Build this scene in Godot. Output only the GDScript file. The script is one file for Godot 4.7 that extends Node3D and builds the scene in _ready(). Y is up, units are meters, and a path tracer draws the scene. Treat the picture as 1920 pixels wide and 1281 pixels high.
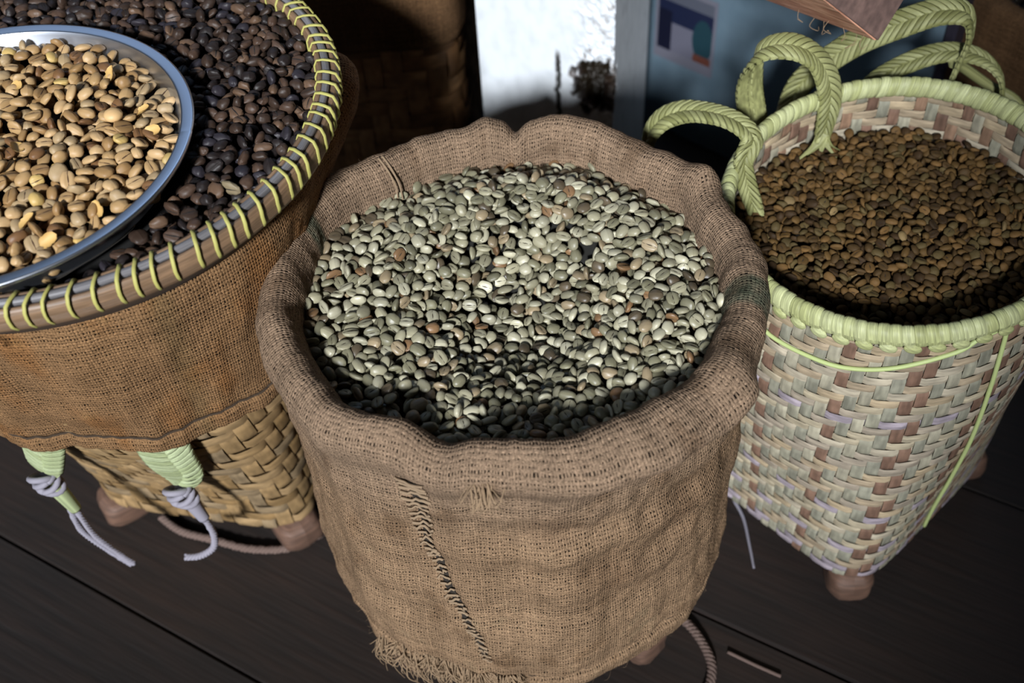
extends Node3D

# ---------------------------------------------------------------- light, camera and exposure: all tuned here
const EYE := Vector3(0, 0.9, 0)
const PITCH := 48.5
const ROLL := 4.0
const FOCAL := 2100.0            # in pixels of the 1281-pixel-high frame
const SUN_DIR := Vector3(0.178, -0.515, -0.838)
const SUN_ENERGY := 2.15
const EXPOSURE := 1.0
const SILL := 1.6                # lower edge of the sunny window behind the viewer

var rng := RandomNumberGenerator.new()
var names := {}
var M := {}
var grain_noise := FastNoiseLite.new()

func _ready() -> void:
	rng.seed = 7
	grain_noise.seed = 3
	grain_noise.frequency = 1.0
	set_camera()
	set_light()
	make_materials()
	room()
	post()
	back_basket()
	blue_board()
	left_basket()
	left_cover()
	tray()
	pan()
	middle_basket()
	middle_sack()
	right_basket()
	back_right()
	beam()
	ropes()
	all_beans()

func set_camera() -> void:
	var cam := Camera3D.new()
	cam.name = "camera"
	cam.position = EYE
	var b := Basis(Vector3.RIGHT, deg_to_rad(-PITCH))
	cam.basis = b * Basis(Vector3.BACK, deg_to_rad(-ROLL))
	cam.fov = rad_to_deg(2.0 * atan(640.5 / FOCAL))
	cam.near = 0.02
	cam.far = 60.0
	var at := CameraAttributesPhysical.new()
	at.frustum_focal_length = 24.0 / (2.0 * tan(atan(640.5 / FOCAL)))
	at.frustum_focus_distance = 0.76
	at.frustum_near = 0.02
	at.frustum_far = 60.0
	at.exposure_aperture = 5.6
	cam.attributes = at
	add_child(cam)
	cam.current = true

func set_light() -> void:
	var we := WorldEnvironment.new()
	we.name = "environment"
	var env := Environment.new()
	env.background_mode = Environment.BG_SKY
	var sky := Sky.new()
	var sm := ProceduralSkyMaterial.new()
	sm.sky_top_color = Color(0.45, 0.58, 0.78)
	sm.sky_horizon_color = Color(0.78, 0.84, 0.9)
	sm.ground_bottom_color = Color(0.18, 0.16, 0.13)
	sm.ground_horizon_color = Color(0.5, 0.5, 0.48)
	sm.sun_angle_max = 0.0
	sm.energy_multiplier = 1.0
	sky.sky_material = sm
	env.sky = sky
	env.tonemap_mode = Environment.TONE_MAPPER_LINEAR
	env.tonemap_exposure = EXPOSURE
	env.sdfgi_enabled = true
	env.ssao_enabled = true
	env.ssil_enabled = true
	we.environment = env
	add_child(we)
	var sun := DirectionalLight3D.new()
	sun.name = "sun"
	sun.light_color = Color(0.97, 0.985, 1.0)
	sun.light_energy = SUN_ENERGY
	sun.light_angular_distance = 6.0
	sun.shadow_enabled = true
	sun.sky_mode = DirectionalLight3D.SKY_MODE_LIGHT_ONLY
	add_child(sun)
	sun.look_at_from_position(Vector3.ZERO, SUN_DIR, Vector3.UP)
	# daylight of the two openings, each as large as its opening
	area("window_daylight", Vector3(-1.1, (SILL + 2.66) / 2, 2.2), Vector3(0.3, -0.5, -1), Vector2(1.6, 2.6 - SILL), Color(0.95, 0.97, 1.0), 0.4)
	area("side_window_daylight", Vector3(-1.96, 1.6, 0.6), Vector3(1, -0.5, -0.5), Vector2(1.0, 0.9), Color(0.90, 0.95, 1.0), 0.7)
	area("back_window_daylight", Vector3(0.1, 2.0, -1.97), Vector3(0, -0.55, 1), Vector2(2.4, 1.0), Color(0.76, 0.87, 1.0), 0.8)

func area(called: String, at: Vector3, to: Vector3, size: Vector2, col: Color, e: float) -> void:
	var l := AreaLight3D.new()
	l.name = called
	l.area_size = size
	l.light_color = col
	l.light_energy = e
	l.area_range = 8.0
	l.shadow_enabled = true
	add_child(l)
	l.look_at_from_position(at, at + to, Vector3.UP)

# ---------------------------------------------------------------- helpers
func numbered(parent: Node, called: String) -> String:
	var k := str(parent.get_instance_id()) + called
	var n: int = names.get(k, 0)
	names[k] = n + 1
	return called if n == 0 else "%s_%03d" % [called, n]

func put(o: Node3D, called: String, parent: Node = null) -> void:
	var p := parent if parent else self
	o.name = numbered(p, called)
	p.add_child(o)

func tag(o: Node, label: String, category: String, group := "", kind := "") -> void:
	o.set_meta("label", label)
	if category: o.set_meta("category", category)
	if group: o.set_meta("group", group)
	if kind: o.set_meta("kind", kind)

func thing(called: String, at: Vector3, label: String, category: String, group := "") -> Node3D:
	var o := Node3D.new()
	o.position = at
	put(o, called)
	tag(o, label, category, group)
	return o

func part(called: String, mesh: Mesh, mat: Material, parent: Node = null) -> MeshInstance3D:
	var o := MeshInstance3D.new()
	o.mesh = mesh
	if mat: o.material_override = mat
	put(o, called, parent)
	return o

func structure(o: Node) -> void:
	o.set_meta("kind", "structure")

class MB:
	var v := PackedVector3Array()
	var uv := PackedVector2Array()
	var c := PackedColorArray()
	var idx := PackedInt32Array()
	var colored := false
	func add(p: Vector3, t := Vector2.ZERO, col := Color.WHITE) -> int:
		v.append(p); uv.append(t); c.append(col)
		return v.size() - 1
	func tri(a: int, b: int, d: int) -> void:
		idx.append(a); idx.append(b); idx.append(d)
	func quad(a: int, b: int, d: int, e: int) -> void:
		tri(a, b, d); tri(a, d, e)
	# points row by row; flip turns it over
	func grid(p: PackedVector3Array, t: PackedVector2Array, col: PackedColorArray, nu: int, nv: int, flip := false) -> void:
		var s := v.size()
		v.append_array(p)
		uv.append_array(t)
		if col.size():
			c.append_array(col)
			colored = true
		else:
			for i in p.size(): c.append(Color.WHITE)
		for j in nv - 1:
			for i in nu - 1:
				var a := s + j * nu + i
				if flip: quad(a, a + nu, a + nu + 1, a + 1)
				else: quad(a, a + 1, a + nu + 1, a + nu)
	# a band swept along P, W across (half width), N up (half thickness)
	func ribbon(P: PackedVector3Array, W: PackedVector3Array, N: PackedVector3Array, prof: PackedVector2Array, closed := false, caps := true, ulen := 1.0, col := Color.WHITE) -> void:
		var s := v.size()
		var k := prof.size()
		var n := P.size()
		var run := 0.0
		for i in n:
			if i: run += P[i].distance_to(P[i - 1])
			for q in k:
				v.append(P[i] + W[i] * prof[q].x + N[i] * prof[q].y)
				uv.append(Vector2(run / ulen, float(q) / k))
				c.append(col)
		# which way round: compare one face with the outward direction
		var m := (n - 1) / 2
		var a0 := v[s + m * k]
		var nn := (v[s + (m + 1) * k] - a0).cross(v[s + m * k + 1] - a0)
		var mid := P[m] - (v[s + m * k] + v[s + m * k + 1]) * 0.5
		var flip := nn.dot(mid) > 0.0
		var rings := n if closed else n - 1
		for i in rings:
			var r0 := s + i * k
			var r1 := s + ((i + 1) % n) * k
			for q in k:
				var q1 := (q + 1) % k
				if flip: quad(r0 + q, r1 + q, r1 + q1, r0 + q1)
				else: quad(r0 + q, r0 + q1, r1 + q1, r1 + q)
		if caps and not closed:
			for e in [0, n - 1]:
				var ce := add(P[e], Vector2.ZERO, col)
				for q in k:
					var a: int = s + e * k + q
					var b: int = s + e * k + (q + 1) % k
					if (e == 0) == flip: tri(ce, a, b)
					else: tri(ce, b, a)
	func done(mat: Material = null, into: ArrayMesh = null) -> ArrayMesh:
		var n := PackedVector3Array()
		n.resize(v.size())
		for i in range(0, idx.size(), 3):
			var a := idx[i]; var b := idx[i + 1]; var d := idx[i + 2]
			var f := (v[d] - v[a]).cross(v[b] - v[a])
			n[a] += f; n[b] += f; n[d] += f
		for i in n.size(): n[i] = n[i].normalized() if n[i].length_squared() > 0 else Vector3.UP
		var arr := []
		arr.resize(Mesh.ARRAY_MAX)
		arr[Mesh.ARRAY_VERTEX] = v
		arr[Mesh.ARRAY_NORMAL] = n
		arr[Mesh.ARRAY_TEX_UV] = uv
		if colored: arr[Mesh.ARRAY_COLOR] = c
		arr[Mesh.ARRAY_INDEX] = idx
		var m := into if into else ArrayMesh.new()
		m.add_surface_from_arrays(Mesh.PRIMITIVE_TRIANGLES, arr)
		if mat: m.surface_set_material(m.get_surface_count() - 1, mat)
		return m

const FLAT6: Array[Vector2] = [Vector2(-1, 0.55), Vector2(0, 1), Vector2(1, 0.55), Vector2(1, -0.55), Vector2(0, -1), Vector2(-1, -0.55)]
const ROUND6: Array[Vector2] = [Vector2(1, 0), Vector2(0.5, 0.866), Vector2(-0.5, 0.866), Vector2(-1, 0), Vector2(-0.5, -0.866), Vector2(0.5, -0.866)]

func prof(a: Array[Vector2]) -> PackedVector2Array:
	return PackedVector2Array(a)

func round_prof(n: int) -> PackedVector2Array:
	var p := PackedVector2Array()
	for i in n: p.append(Vector2.from_angle(TAU * i / n))
	return p

func curve(pts: Array, per := 8) -> PackedVector3Array:
	var r := PackedVector3Array()
	for i in pts.size() - 1:
		var a: Vector3 = pts[maxi(i - 1, 0)]
		var b: Vector3 = pts[i]
		var c: Vector3 = pts[i + 1]
		var d: Vector3 = pts[mini(i + 2, pts.size() - 1)]
		for k in per: r.append(b.cubic_interpolate(c, a, d, float(k) / per))
	r.append(pts[-1])
	return r

# frames carried along a path
func frames(P: PackedVector3Array, up: Vector3) -> Array:
	var W := PackedVector3Array()
	var N := PackedVector3Array()
	var u := up
	for i in P.size():
		var t := (P[mini(i + 1, P.size() - 1)] - P[maxi(i - 1, 0)]).normalized()
		u = (u - t * u.dot(t)).normalized()
		N.append(u)
		W.append(t.cross(u))
	return [W, N]

func cord(mb: MB, P: PackedVector3Array, r: float, sides := 8, taper := 0.0) -> void:
	var f := frames(P, Vector3(0.13, 1, 0.21).normalized())
	var W: PackedVector3Array = f[0]
	var N: PackedVector3Array = f[1]
	for i in P.size():
		var q := r * (1.0 - taper * i / float(P.size() - 1))
		W[i] *= q; N[i] *= q
	mb.ribbon(P, W, N, round_prof(sides))

# a laid rope of three strands
func rope(mb: MB, P: PackedVector3Array, r: float, lay: float) -> void:
	var f := frames(P, Vector3(0.13, 1, 0.21).normalized())
	for s in 3:
		var Q := PackedVector3Array()
		var run := 0.0
		for i in P.size():
			if i: run += P[i].distance_to(P[i - 1])
			var a := TAU * (run / lay + s / 3.0)
			Q.append(P[i] + (f[0][i] * cos(a) + f[1][i] * sin(a)) * r * 0.5)
		cord(mb, Q, r * 0.56, 6)

func box(mb: MB, lo: Vector3, hi: Vector3, bev: float, x := Transform3D.IDENTITY) -> void:
	# chamfered box: each face a quad of its own, joined by chamfers
	var s := mb.v.size()
	var c := (lo + hi) / 2
	var h := (hi - lo) / 2
	var id := {}
	for ax in 3:
		for sg in [-1, 1]:
			var a1 := (ax + 1) % 3
			var a2 := (ax + 2) % 3
			var ring := []
			for q in [Vector2(-1, -1), Vector2(1, -1), Vector2(1, 1), Vector2(-1, 1)]:
				var p := Vector3.ZERO
				p[ax] = sg * h[ax]
				p[a1] = q.x * (h[a1] - bev)
				p[a2] = q.y * (h[a2] - bev)
				var n := mb.add(x * (c + p), Vector2(p[a1] + c[a1], p[a2] + c[a2]) if ax != 1 else Vector2(p[a2] + c[a2], p[a1] + c[a1]))
				ring.append(n)
				id[[ax, sg, int(q.x), int(q.y)]] = n
			if sg > 0: mb.quad(ring[0], ring[3], ring[2], ring[1])
			else: mb.quad(ring[0], ring[1], ring[2], ring[3])
	if bev <= 0.0: return
	for ax in 3:                        # chamfers along axis ax, between faces a1 and a2
		var a1 := (ax + 1) % 3
		var a2 := (ax + 2) % 3
		for s1 in [-1, 1]:
			for s2 in [-1, 1]:
				var e := []
				for t in [-1, 1]:
					e.append(id[[a1, s1, s2, t]])   # face a1: its axes are (a2, ax)
					e.append(id[[a2, s2, t, s1]])   # face a2: its axes are (ax, a1)
				if s1 * s2 > 0: mb.quad(e[0], e[1], e[3], e[2])
				else: mb.quad(e[0], e[2], e[3], e[1])
	for sx in [-1, 1]:
		for sy in [-1, 1]:
			for sz in [-1, 1]:
				var a: int = id[[0, sx, sy, sz]]
				var b: int = id[[1, sy, sz, sx]]
				var d: int = id[[2, sz, sx, sy]]
				if sx * sy * sz > 0: mb.tri(a, d, b)
				else: mb.tri(a, b, d)

func flat_mesh(mb: MB) -> ArrayMesh:
	# own vertices for every face: hard edges
	var o := MB.new()
	o.colored = mb.colored
	for i in mb.idx.size():
		var k := mb.idx[i]
		o.add(mb.v[k], mb.uv[k], mb.c[k])
		o.idx.append(i)
	return o.done()

func blob(lo_r: Vector3, seed_: int, rough := 0.08, nu := 18, nv := 12, power := 1.0) -> ArrayMesh:
	var mb := MB.new()
	var P := PackedVector3Array()
	var T := PackedVector2Array()
	for j in nv + 1:
		var la := PI * j / nv - PI / 2
		for i in nu + 1:
			var lo := TAU * i / nu
			var d := Vector3(cos(la) * cos(lo), sin(la), cos(la) * sin(lo))
			if power != 1.0:
				d = Vector3(signf(d.x) * pow(absf(d.x), power), signf(d.y) * pow(absf(d.y), power), signf(d.z) * pow(absf(d.z), power))
			var q := 1.0 + rough * grain_noise.get_noise_3d(d.x * 1.4 + seed_ * 9.1, d.y * 1.4, d.z * 1.4)
			P.append(d * lo_r * q)
			T.append(Vector2(float(i) / nu, float(j) / nv))
	mb.grid(P, T, PackedColorArray(), nu + 1, nv + 1, true)
	return mb.done()

# ---------------------------------------------------------------- materials
func mat(col: Color, rough := 0.8, tex: Texture2D = null, sc := Vector3.ONE, bump: Texture2D = null, depth := 0.05) -> StandardMaterial3D:
	var m := StandardMaterial3D.new()
	m.albedo_color = col
	m.roughness = rough
	if tex:
		m.albedo_texture = tex
		m.uv1_scale = sc
	if bump:
		m.heightmap_enabled = true
		m.heightmap_texture = bump
		m.heightmap_scale = depth
		m.uv1_scale = sc
	return m

func tex(im: Image) -> ImageTexture:
	return ImageTexture.create_from_image(im)

func noise_image(w: int, h: int, freq: float, seed_: int, oct := 4, stretch := Vector2.ONE) -> Image:
	var n := FastNoiseLite.new()
	n.seed = seed_
	n.frequency = freq
	n.fractal_octaves = oct
	n.noise_type = FastNoiseLite.TYPE_SIMPLEX_SMOOTH
	var im := Image.create_empty(w, h, false, Image.FORMAT_RGB8)
	for y in h:
		for x in w:
			# wrap round both ways
			var a := TAU * x / w
			var b := TAU * y / h
			var q := n.get_noise_3d(cos(a) * stretch.x * 10 + 31, sin(a) * stretch.x * 10, cos(b) * stretch.y * 10)
			var q2 := n.get_noise_3d(cos(a) * stretch.x * 10, sin(a) * stretch.x * 10 + 57, sin(b) * stretch.y * 10 + 5)
			var g := clampf(0.5 + (q + q2) * 0.6, 0, 1)
			im.set_pixel(x, y, Color(g, g, g))
	return im

func ramp(im: Image, a: Color, b: Color) -> ImageTexture:
	var o := Image.create_empty(im.get_width(), im.get_height(), false, Image.FORMAT_RGB8)
	for y in im.get_height():
		for x in im.get_width(): o.set_pixel(x, y, a.lerp(b, im.get_pixel(x, y).r))
	return tex(o)

func burlap_maps() -> Array:
	# plain weave, 32 warps by 22 wefts to a tile
	var S := 640
	var nw := 32
	var nf := 22
	var al := Image.create_empty(S, S, false, Image.FORMAT_RGB8)
	var he := Image.create_empty(S, S, false, Image.FORMAT_RGB8)
	var r := RandomNumberGenerator.new()
	r.seed = 21
	var ww := []; var wo := []; var wt := []; var fw := []; var fo := []; var ft := []
	for i in nw: ww.append(r.randf_range(0.66, 0.9)); wo.append(r.randf_range(-0.13, 0.13)); wt.append(r.randf_range(0.93, 1.06))
	for i in nf: fw.append(r.randf_range(0.66, 0.9)); fo.append(r.randf_range(-0.13, 0.13)); ft.append(r.randf_range(0.93, 1.06))
	var n := FastNoiseLite.new()
	n.seed = 5
	n.frequency = 0.05
	for y in S:
		var gy := float(y) / S * nf
		var jv := int(gy) % nf
		for x in S:
			var gx := float(x) / S * nw
			var iu := int(gx) % nw
			var wob := 0.1 * sin(TAU * gy / nf * 3.0 + iu * 1.7)
			var wob2 := 0.1 * sin(TAU * gx / nw * 4.0 + jv * 2.3)
			var du: float = (gx - floorf(gx) - 0.5 + wo[iu] + wob) * 2.0 / ww[iu]
			var dv: float = (gy - floorf(gy) - 0.5 + fo[jv] + wob2) * 2.0 / fw[jv]
			var over := 1.0 if (iu + jv) % 2 == 0 else -1.0
			var hw := -1.0
			var hf := -1.0
			if absf(du) < 1.0: hw = 0.42 * sqrt(1.0 - du * du) + 0.3 * over * cos((gy - floorf(gy) - 0.5) * PI)
			if absf(dv) < 1.0: hf = 0.42 * sqrt(1.0 - dv * dv) - 0.3 * over * cos((gx - floorf(gx) - 0.5) * PI)
			var h := maxf(hw, hf)
			var t := 0.2
			if h > -0.9:
				var warp := hw > hf
				var fib := n.get_noise_2d((x * 3.0 if warp else x * 0.7) , (y * 0.7 if warp else y * 3.0))
				t = (wt[iu] if warp else ft[jv]) * (0.88 + 0.42 * fib)
				h += 0.06 * fib
			else: h = -0.55
			t = clampf(t * 0.86, 0.0, 1.0)
			if h < 0.0: t *= 0.5
			al.set_pixel(x, y, Color(t, t * 0.97, t * 0.93))
			var g := clampf(0.5 + h * 0.55, 0, 1)
			he.set_pixel(x, y, Color(g, g, g))
	return [tex(al), tex(he)]

func make_materials() -> void:
	var bm := burlap_maps()
	var sc := Vector3(1.0 / 0.064, 1.0 / 0.064, 1)
	for k in {"burlap": Color(0.665, 0.575, 0.495), "burlap_old": Color(0.65, 0.515, 0.38), "burlap_dark": Color(0.50, 0.39, 0.285)}:
		var col: Color = {"burlap": Color(0.665, 0.575, 0.495), "burlap_old": Color(0.65, 0.515, 0.38), "burlap_dark": Color(0.50, 0.39, 0.285)}[k]
		var m := mat(col, 0.95, bm[0], sc, bm[1], 0.17)
		m.vertex_color_use_as_albedo = true
		m.metallic_specular = 0.2
		M[k] = m
	M.fibre = mat(Color(0.53, 0.44, 0.34), 0.9)
	M.thread = mat(Color(0.50, 0.42, 0.33), 0.9)
	M.dark_gap = mat(Color(0.13, 0.10, 0.07), 1.0)
	M.stitch_dark = mat(Color(0.20, 0.15, 0.10), 0.95)
	var streak := noise_image(256, 128, 0.22, 11, 4, Vector2(0.35, 2.2))
	var st := ramp(streak, Color(0.72, 0.72, 0.72), Color(1, 1, 1))
	var sb := tex(streak)
	M.streak_tex = st
	M.streak_bump = sb
	M.weft = []
	for c in [Color(0.71, 0.66, 0.56), Color(0.68, 0.61, 0.51), Color(0.73, 0.685, 0.60), Color(0.66, 0.61, 0.54), Color(0.71, 0.635, 0.52), Color(0.645, 0.60, 0.63)]:
		M.weft.append(strip_mat(c))
	M.warp = []
	for c in [Color(0.61, 0.595, 0.52), Color(0.65, 0.625, 0.545), Color(0.565, 0.555, 0.49), Color(0.51, 0.40, 0.335), Color(0.47, 0.365, 0.305), Color(0.57, 0.455, 0.37)]:
		M.warp.append(strip_mat(c))
	M.tan = []
	for c in [Color(0.60, 0.49, 0.34), Color(0.64, 0.53, 0.38), Color(0.56, 0.45, 0.30), Color(0.55, 0.47, 0.36)]:
		M.tan.append(strip_mat(c))
	M.brown = []
	for c in [Color(0.56, 0.41, 0.27), Color(0.62, 0.47, 0.32), Color(0.47, 0.34, 0.22)]:
		M.brown.append(strip_mat(c))
	M.lime = []
	for c in [Color(0.72, 0.735, 0.53), Color(0.69, 0.705, 0.49), Color(0.75, 0.765, 0.57)]:
		var m := strip_mat(c)
		m.roughness = 0.5
		M.lime.append(m)
	M.braid = []
	for c in [Color(0.57, 0.575, 0.38), Color(0.51, 0.515, 0.325), Color(0.62, 0.625, 0.43)]:
		var m := strip_mat(c)
		m.roughness = 0.5
		M.braid.append(m)
	M.braid_pale = []
	for c in [Color(0.64, 0.68, 0.51), Color(0.69, 0.73, 0.57)]: M.braid_pale.append(strip_mat(c))
	M.cord_lime = mat(Color(0.66, 0.71, 0.47), 0.6)
	M.cord_yellow = mat(Color(0.64, 0.62, 0.34), 0.7)
	M.bamboo = mat(Color(0.54, 0.43, 0.33), 0.5, st, Vector3(1, 1, 1), sb, 0.02)
	M.bamboo_grey = mat(Color(0.48, 0.47, 0.48), 0.5, st, Vector3(1, 1, 1), sb, 0.02)
	M.tray_weave = mat(Color(0.30, 0.22, 0.15), 0.8)
	var steel := mat(Color(0.80, 0.82, 0.86), 0.33)
	steel.metallic = 1.0
	M.steel = steel
	M.lavender = mat(Color(0.50, 0.485, 0.525), 0.8)
	M.rope_brown = mat(Color(0.38, 0.31, 0.28), 0.85)
	M.foot = mat(Color(0.42, 0.31, 0.25), 0.7, st, Vector3(1, 1, 1))
	var wood := noise_image(512, 256, 0.2, 17, 5, Vector2(0.3, 1.6))
	M.plank = []
	for c in [[Color(0.076, 0.054, 0.045), Color(0.133, 0.094, 0.076)], [Color(0.065, 0.048, 0.04), Color(0.115, 0.083, 0.068)], [Color(0.079, 0.058, 0.045), Color(0.14, 0.101, 0.078)]]:
		var m := mat(Color(1.0, 0.90, 0.83), 0.75, ramp(wood, c[0], c[1]), Vector3(2.2, 7, 1), tex(wood), 0.04)
		M.plank.append(m)
	M.wall = mat(Color(0.30, 0.25, 0.21), 0.9)
	M.ceiling = mat(Color(0.26, 0.20, 0.16), 0.9)
	M.red_wood = mat(Color.WHITE, 0.7, ramp(wood, Color(0.66, 0.43, 0.33), Color(0.93, 0.72, 0.60)), Vector3(6, 14, 1), tex(wood), 0.04)
	M.red_end = mat(Color.WHITE, 0.85, ramp(noise_image(128, 128, 0.3, 4), Color(0.30, 0.23, 0.21), Color(0.42, 0.33, 0.30)), Vector3(8, 8, 1))
	var paint := mat(Color.WHITE, 0.55)
	paint.vertex_color_use_as_albedo = true
	M.paint = paint
	M.blue = mat(Color.WHITE, 0.35, ramp(noise_image(256, 256, 0.12, 9, 5), Color(0.28, 0.345, 0.39), Color(0.33, 0.395, 0.44)), Vector3(3, 3, 1))
	M.blue_edge = mat(Color(0.13, 0.12, 0.16), 0.5)

func strip_mat(c: Color) -> StandardMaterial3D:
	var m := mat(c, 0.6, M.streak_tex, Vector3(1, 1, 1), M.streak_bump, 0.015)
	m.metallic_specular = 0.35
	return m

# ---------------------------------------------------------------- the room
func wall_box(called: String, size: Vector3, at: Vector3, m: Material, holes: Array = []) -> void:
	var root := CSGCombiner3D.new()
	var b := CSGBox3D.new()
	b.size = size
	b.material = m
	b.name = "panel"
	root.add_child(b)
	for h in holes:
		var o := CSGBox3D.new()
		o.operation = CSGShape3D.OPERATION_SUBTRACTION
		o.position = h[0] - at
		o.size = h[1]
		o.material = m
		o.name = "opening"
		root.add_child(o)
	root.position = at
	put(root, called)
	structure(root)
	root.set_meta("label", "plain dark wall of the store room" if called.begins_with("wall") else "dark ceiling of the store room")

func room() -> void:
	var fl := Node3D.new()
	put(fl, "floor")
	structure(fl)
	fl.set_meta("label", "dark worn wooden plank floor")
	# planks run along the joints seen at the left of the picture
	var dir := Vector3(0.26, 0, 0.164).normalized()
	var side := Vector3(-dir.z, 0, dir.x)
	var yaw := atan2(-dir.z, dir.x)
	var origin := Vector3(-0.36, 0, -0.507)
	var wdt := 0.235
	for k in range(-14, 12):
		var mid := origin + side * (k + 0.5) * wdt
		var mb := MB.new()
		box(mb, Vector3(-3.6, -0.03, -wdt / 2 + 0.0008), Vector3(3.6, 0, wdt / 2 - 0.0008), 0.0018)
		for i in mb.uv.size(): mb.uv[i] += Vector2(rng.randf() if i == 0 else 0.0, k * 0.37)
		var o := part("plank", flat_mesh(mb), M.plank[posmod(k * 5 + 1, 3)], fl)
		o.position = mid + Vector3(0, 0.0008 * sin(k * 2.1), 0)
		o.rotation.y = yaw
	var sub := MB.new()
	box(sub, Vector3(-3.4, -0.2, -3.4), Vector3(3.4, -0.032, 3.4), 0.0)
	part("underfloor", flat_mesh(sub), M.dark_gap, fl)
	wall_box("wall_back", Vector3(4.3, 2.8, 0.15), Vector3(0, 1.35, -2.075), M.wall, [[Vector3(0.1, 2.0, -2.075), Vector3(2.4, 1.0, 0.4)]])
	wall_box("wall_left", Vector3(0.15, 2.8, 4.6), Vector3(-2.075, 1.35, 0.15), M.wall, [[Vector3(-2.075, 1.6, 0.6), Vector3(0.4, 0.95, 1.05)]])
	wall_box("wall_right", Vector3(0.15, 2.8, 4.6), Vector3(2.075, 1.35, 0.15), M.wall)
	wall_box("wall_front", Vector3(4.0, 2.8, 0.15), Vector3(0, 1.35, 2.35), M.wall, [[Vector3(-1.1, (SILL + 2.66) / 2, 2.35), Vector3(1.7, 2.66 - SILL, 0.4)]])
	wall_box("ceiling", Vector3(4.4, 0.15, 4.8), Vector3(0, 2.78, 0.15), M.ceiling)

# ---------------------------------------------------------------- white post
func post() -> void:
	var t := thing("wooden_post", Vector3(0.122, 0, -0.95), "square wooden post with peeling white paint and a rotten hole at its edge", "post")
	var s := 0.146
	var a := deg_to_rad(22.0)
	var ex := Vector3(-cos(a), 0, -sin(a))        # along the broad lit face, away from the near edge
	var ez := Vector3(sin(a), 0, -cos(a))         # along the side face
	var n1 := Vector3(-sin(a), 0, cos(a))
	var n2 := Vector3(cos(a), 0, sin(a))
	var nz := FastNoiseLite.new()
	nz.seed = 12
	nz.frequency = 1.0
	var rows := []
	var y := 0.0
	while y < 2.69:
		rows.append(y)
		y += 0.0018 if y > 0.08 and y < 0.46 else 0.06
	rows.append(2.69)
	for f in 4:
		var mb := MB.new()
		var P := PackedVector3Array(); var T := PackedVector2Array(); var C := PackedColorArray()
		var nu := 84 if f < 2 else 6
		for r in rows:
			for i in nu:
				var u := s * i / (nu - 1)
				var p: Vector3
				var n: Vector3
				match f:
					0: p = ex * u; n = n1
					1: p = ez * u; n = n2
					2: p = ez * s + ex * u; n = -n1
					_: p = ex * s + ez * u; n = -n2
				p.y = r
				var col := Color(0.78, 0.80, 0.82)
				var d := 0.0
				var w1 := nz.get_noise_3d(p.x * 60, r * 38, p.z * 60)
				if f < 2:
					col = col.lerp(Color(0.72, 0.74, 0.76), clampf(w1 + 0.2, 0, 1))
					d += 0.00012 * nz.get_noise_2d(u * 200, r * 60)
				if f == 0:
					# wrinkled, lifted paint towards the near edge
					var peel := smoothstep(0.052, 0.018, u + 0.012 * nz.get_noise_2d(r * 40, 3)) * smoothstep(0.19, 0.24, r)
					var rid := absf(nz.get_noise_3d(u * 90 + 4, r * 55, 1.5))
					d += peel * (0.0035 * smoothstep(0.25, 0.0, rid) - 0.0008)
					var bare := peel * smoothstep(0.42, 0.62, nz.get_noise_2d(u * 70 + 9, r * 45 + 2) + 0.25)
					col = col.lerp(Color(0.42, 0.36, 0.31), bare * 0.25)
					# rotten hole
					var q := Vector2((u - 0.018) / 0.026, (r - 0.205) / 0.034).length() + 0.55 * nz.get_noise_2d(u * 80, r * 70)
					var hole := smoothstep(1.0, 0.55, q)
					d -= hole * (0.02 + 0.012 * nz.get_noise_2d(u * 200, r * 160))
					col = col.lerp(Color(0.10, 0.055, 0.03), smoothstep(1.12, 0.85, q))
					# a long split
					var sp := absf(u - 0.060 - 0.004 * nz.get_noise_2d(r * 50, 7)) / 0.0028
					var on := smoothstep(0.245, 0.225, r) * smoothstep(0.05, 0.1, r)
					d -= 0.004 * on * smoothstep(1.0, 0.2, sp)
					col = col.lerp(Color(0.07, 0.05, 0.04), on * smoothstep(1.1, 0.5, sp))
					# spots along the near edge
					var ed := smoothstep(0.012, 0.0, u) * smoothstep(0.25, 0.5, nz.get_noise_2d(u * 300, r * 120))
					col = col.lerp(Color(0.16, 0.11, 0.08), ed)
				if f == 1:
					var q2 := Vector2((u + 0.006) / 0.018, (r - 0.205) / 0.03).length() + 0.5 * nz.get_noise_2d(u * 80 + 30, r * 70)
					col = col.lerp(Color(0.14, 0.085, 0.05), smoothstep(1.1, 0.85, q2))
					d -= 0.01 * smoothstep(1.0, 0.6, q2)
					var gr := smoothstep(0.3, 0.6, nz.get_noise_2d(u * 30, r * 20 + 40))
					col = col.lerp(Color(0.66, 0.67, 0.69), gr * 0.6)
				P.append(p + n * d)
				T.append(Vector2(u, r))
				C.append(col.srgb_to_linear())
		mb.grid(P, T, C, nu, rows.size(), f == 1 or f == 2)
		part("painted_face", mb.done(), M.paint, t)

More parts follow.
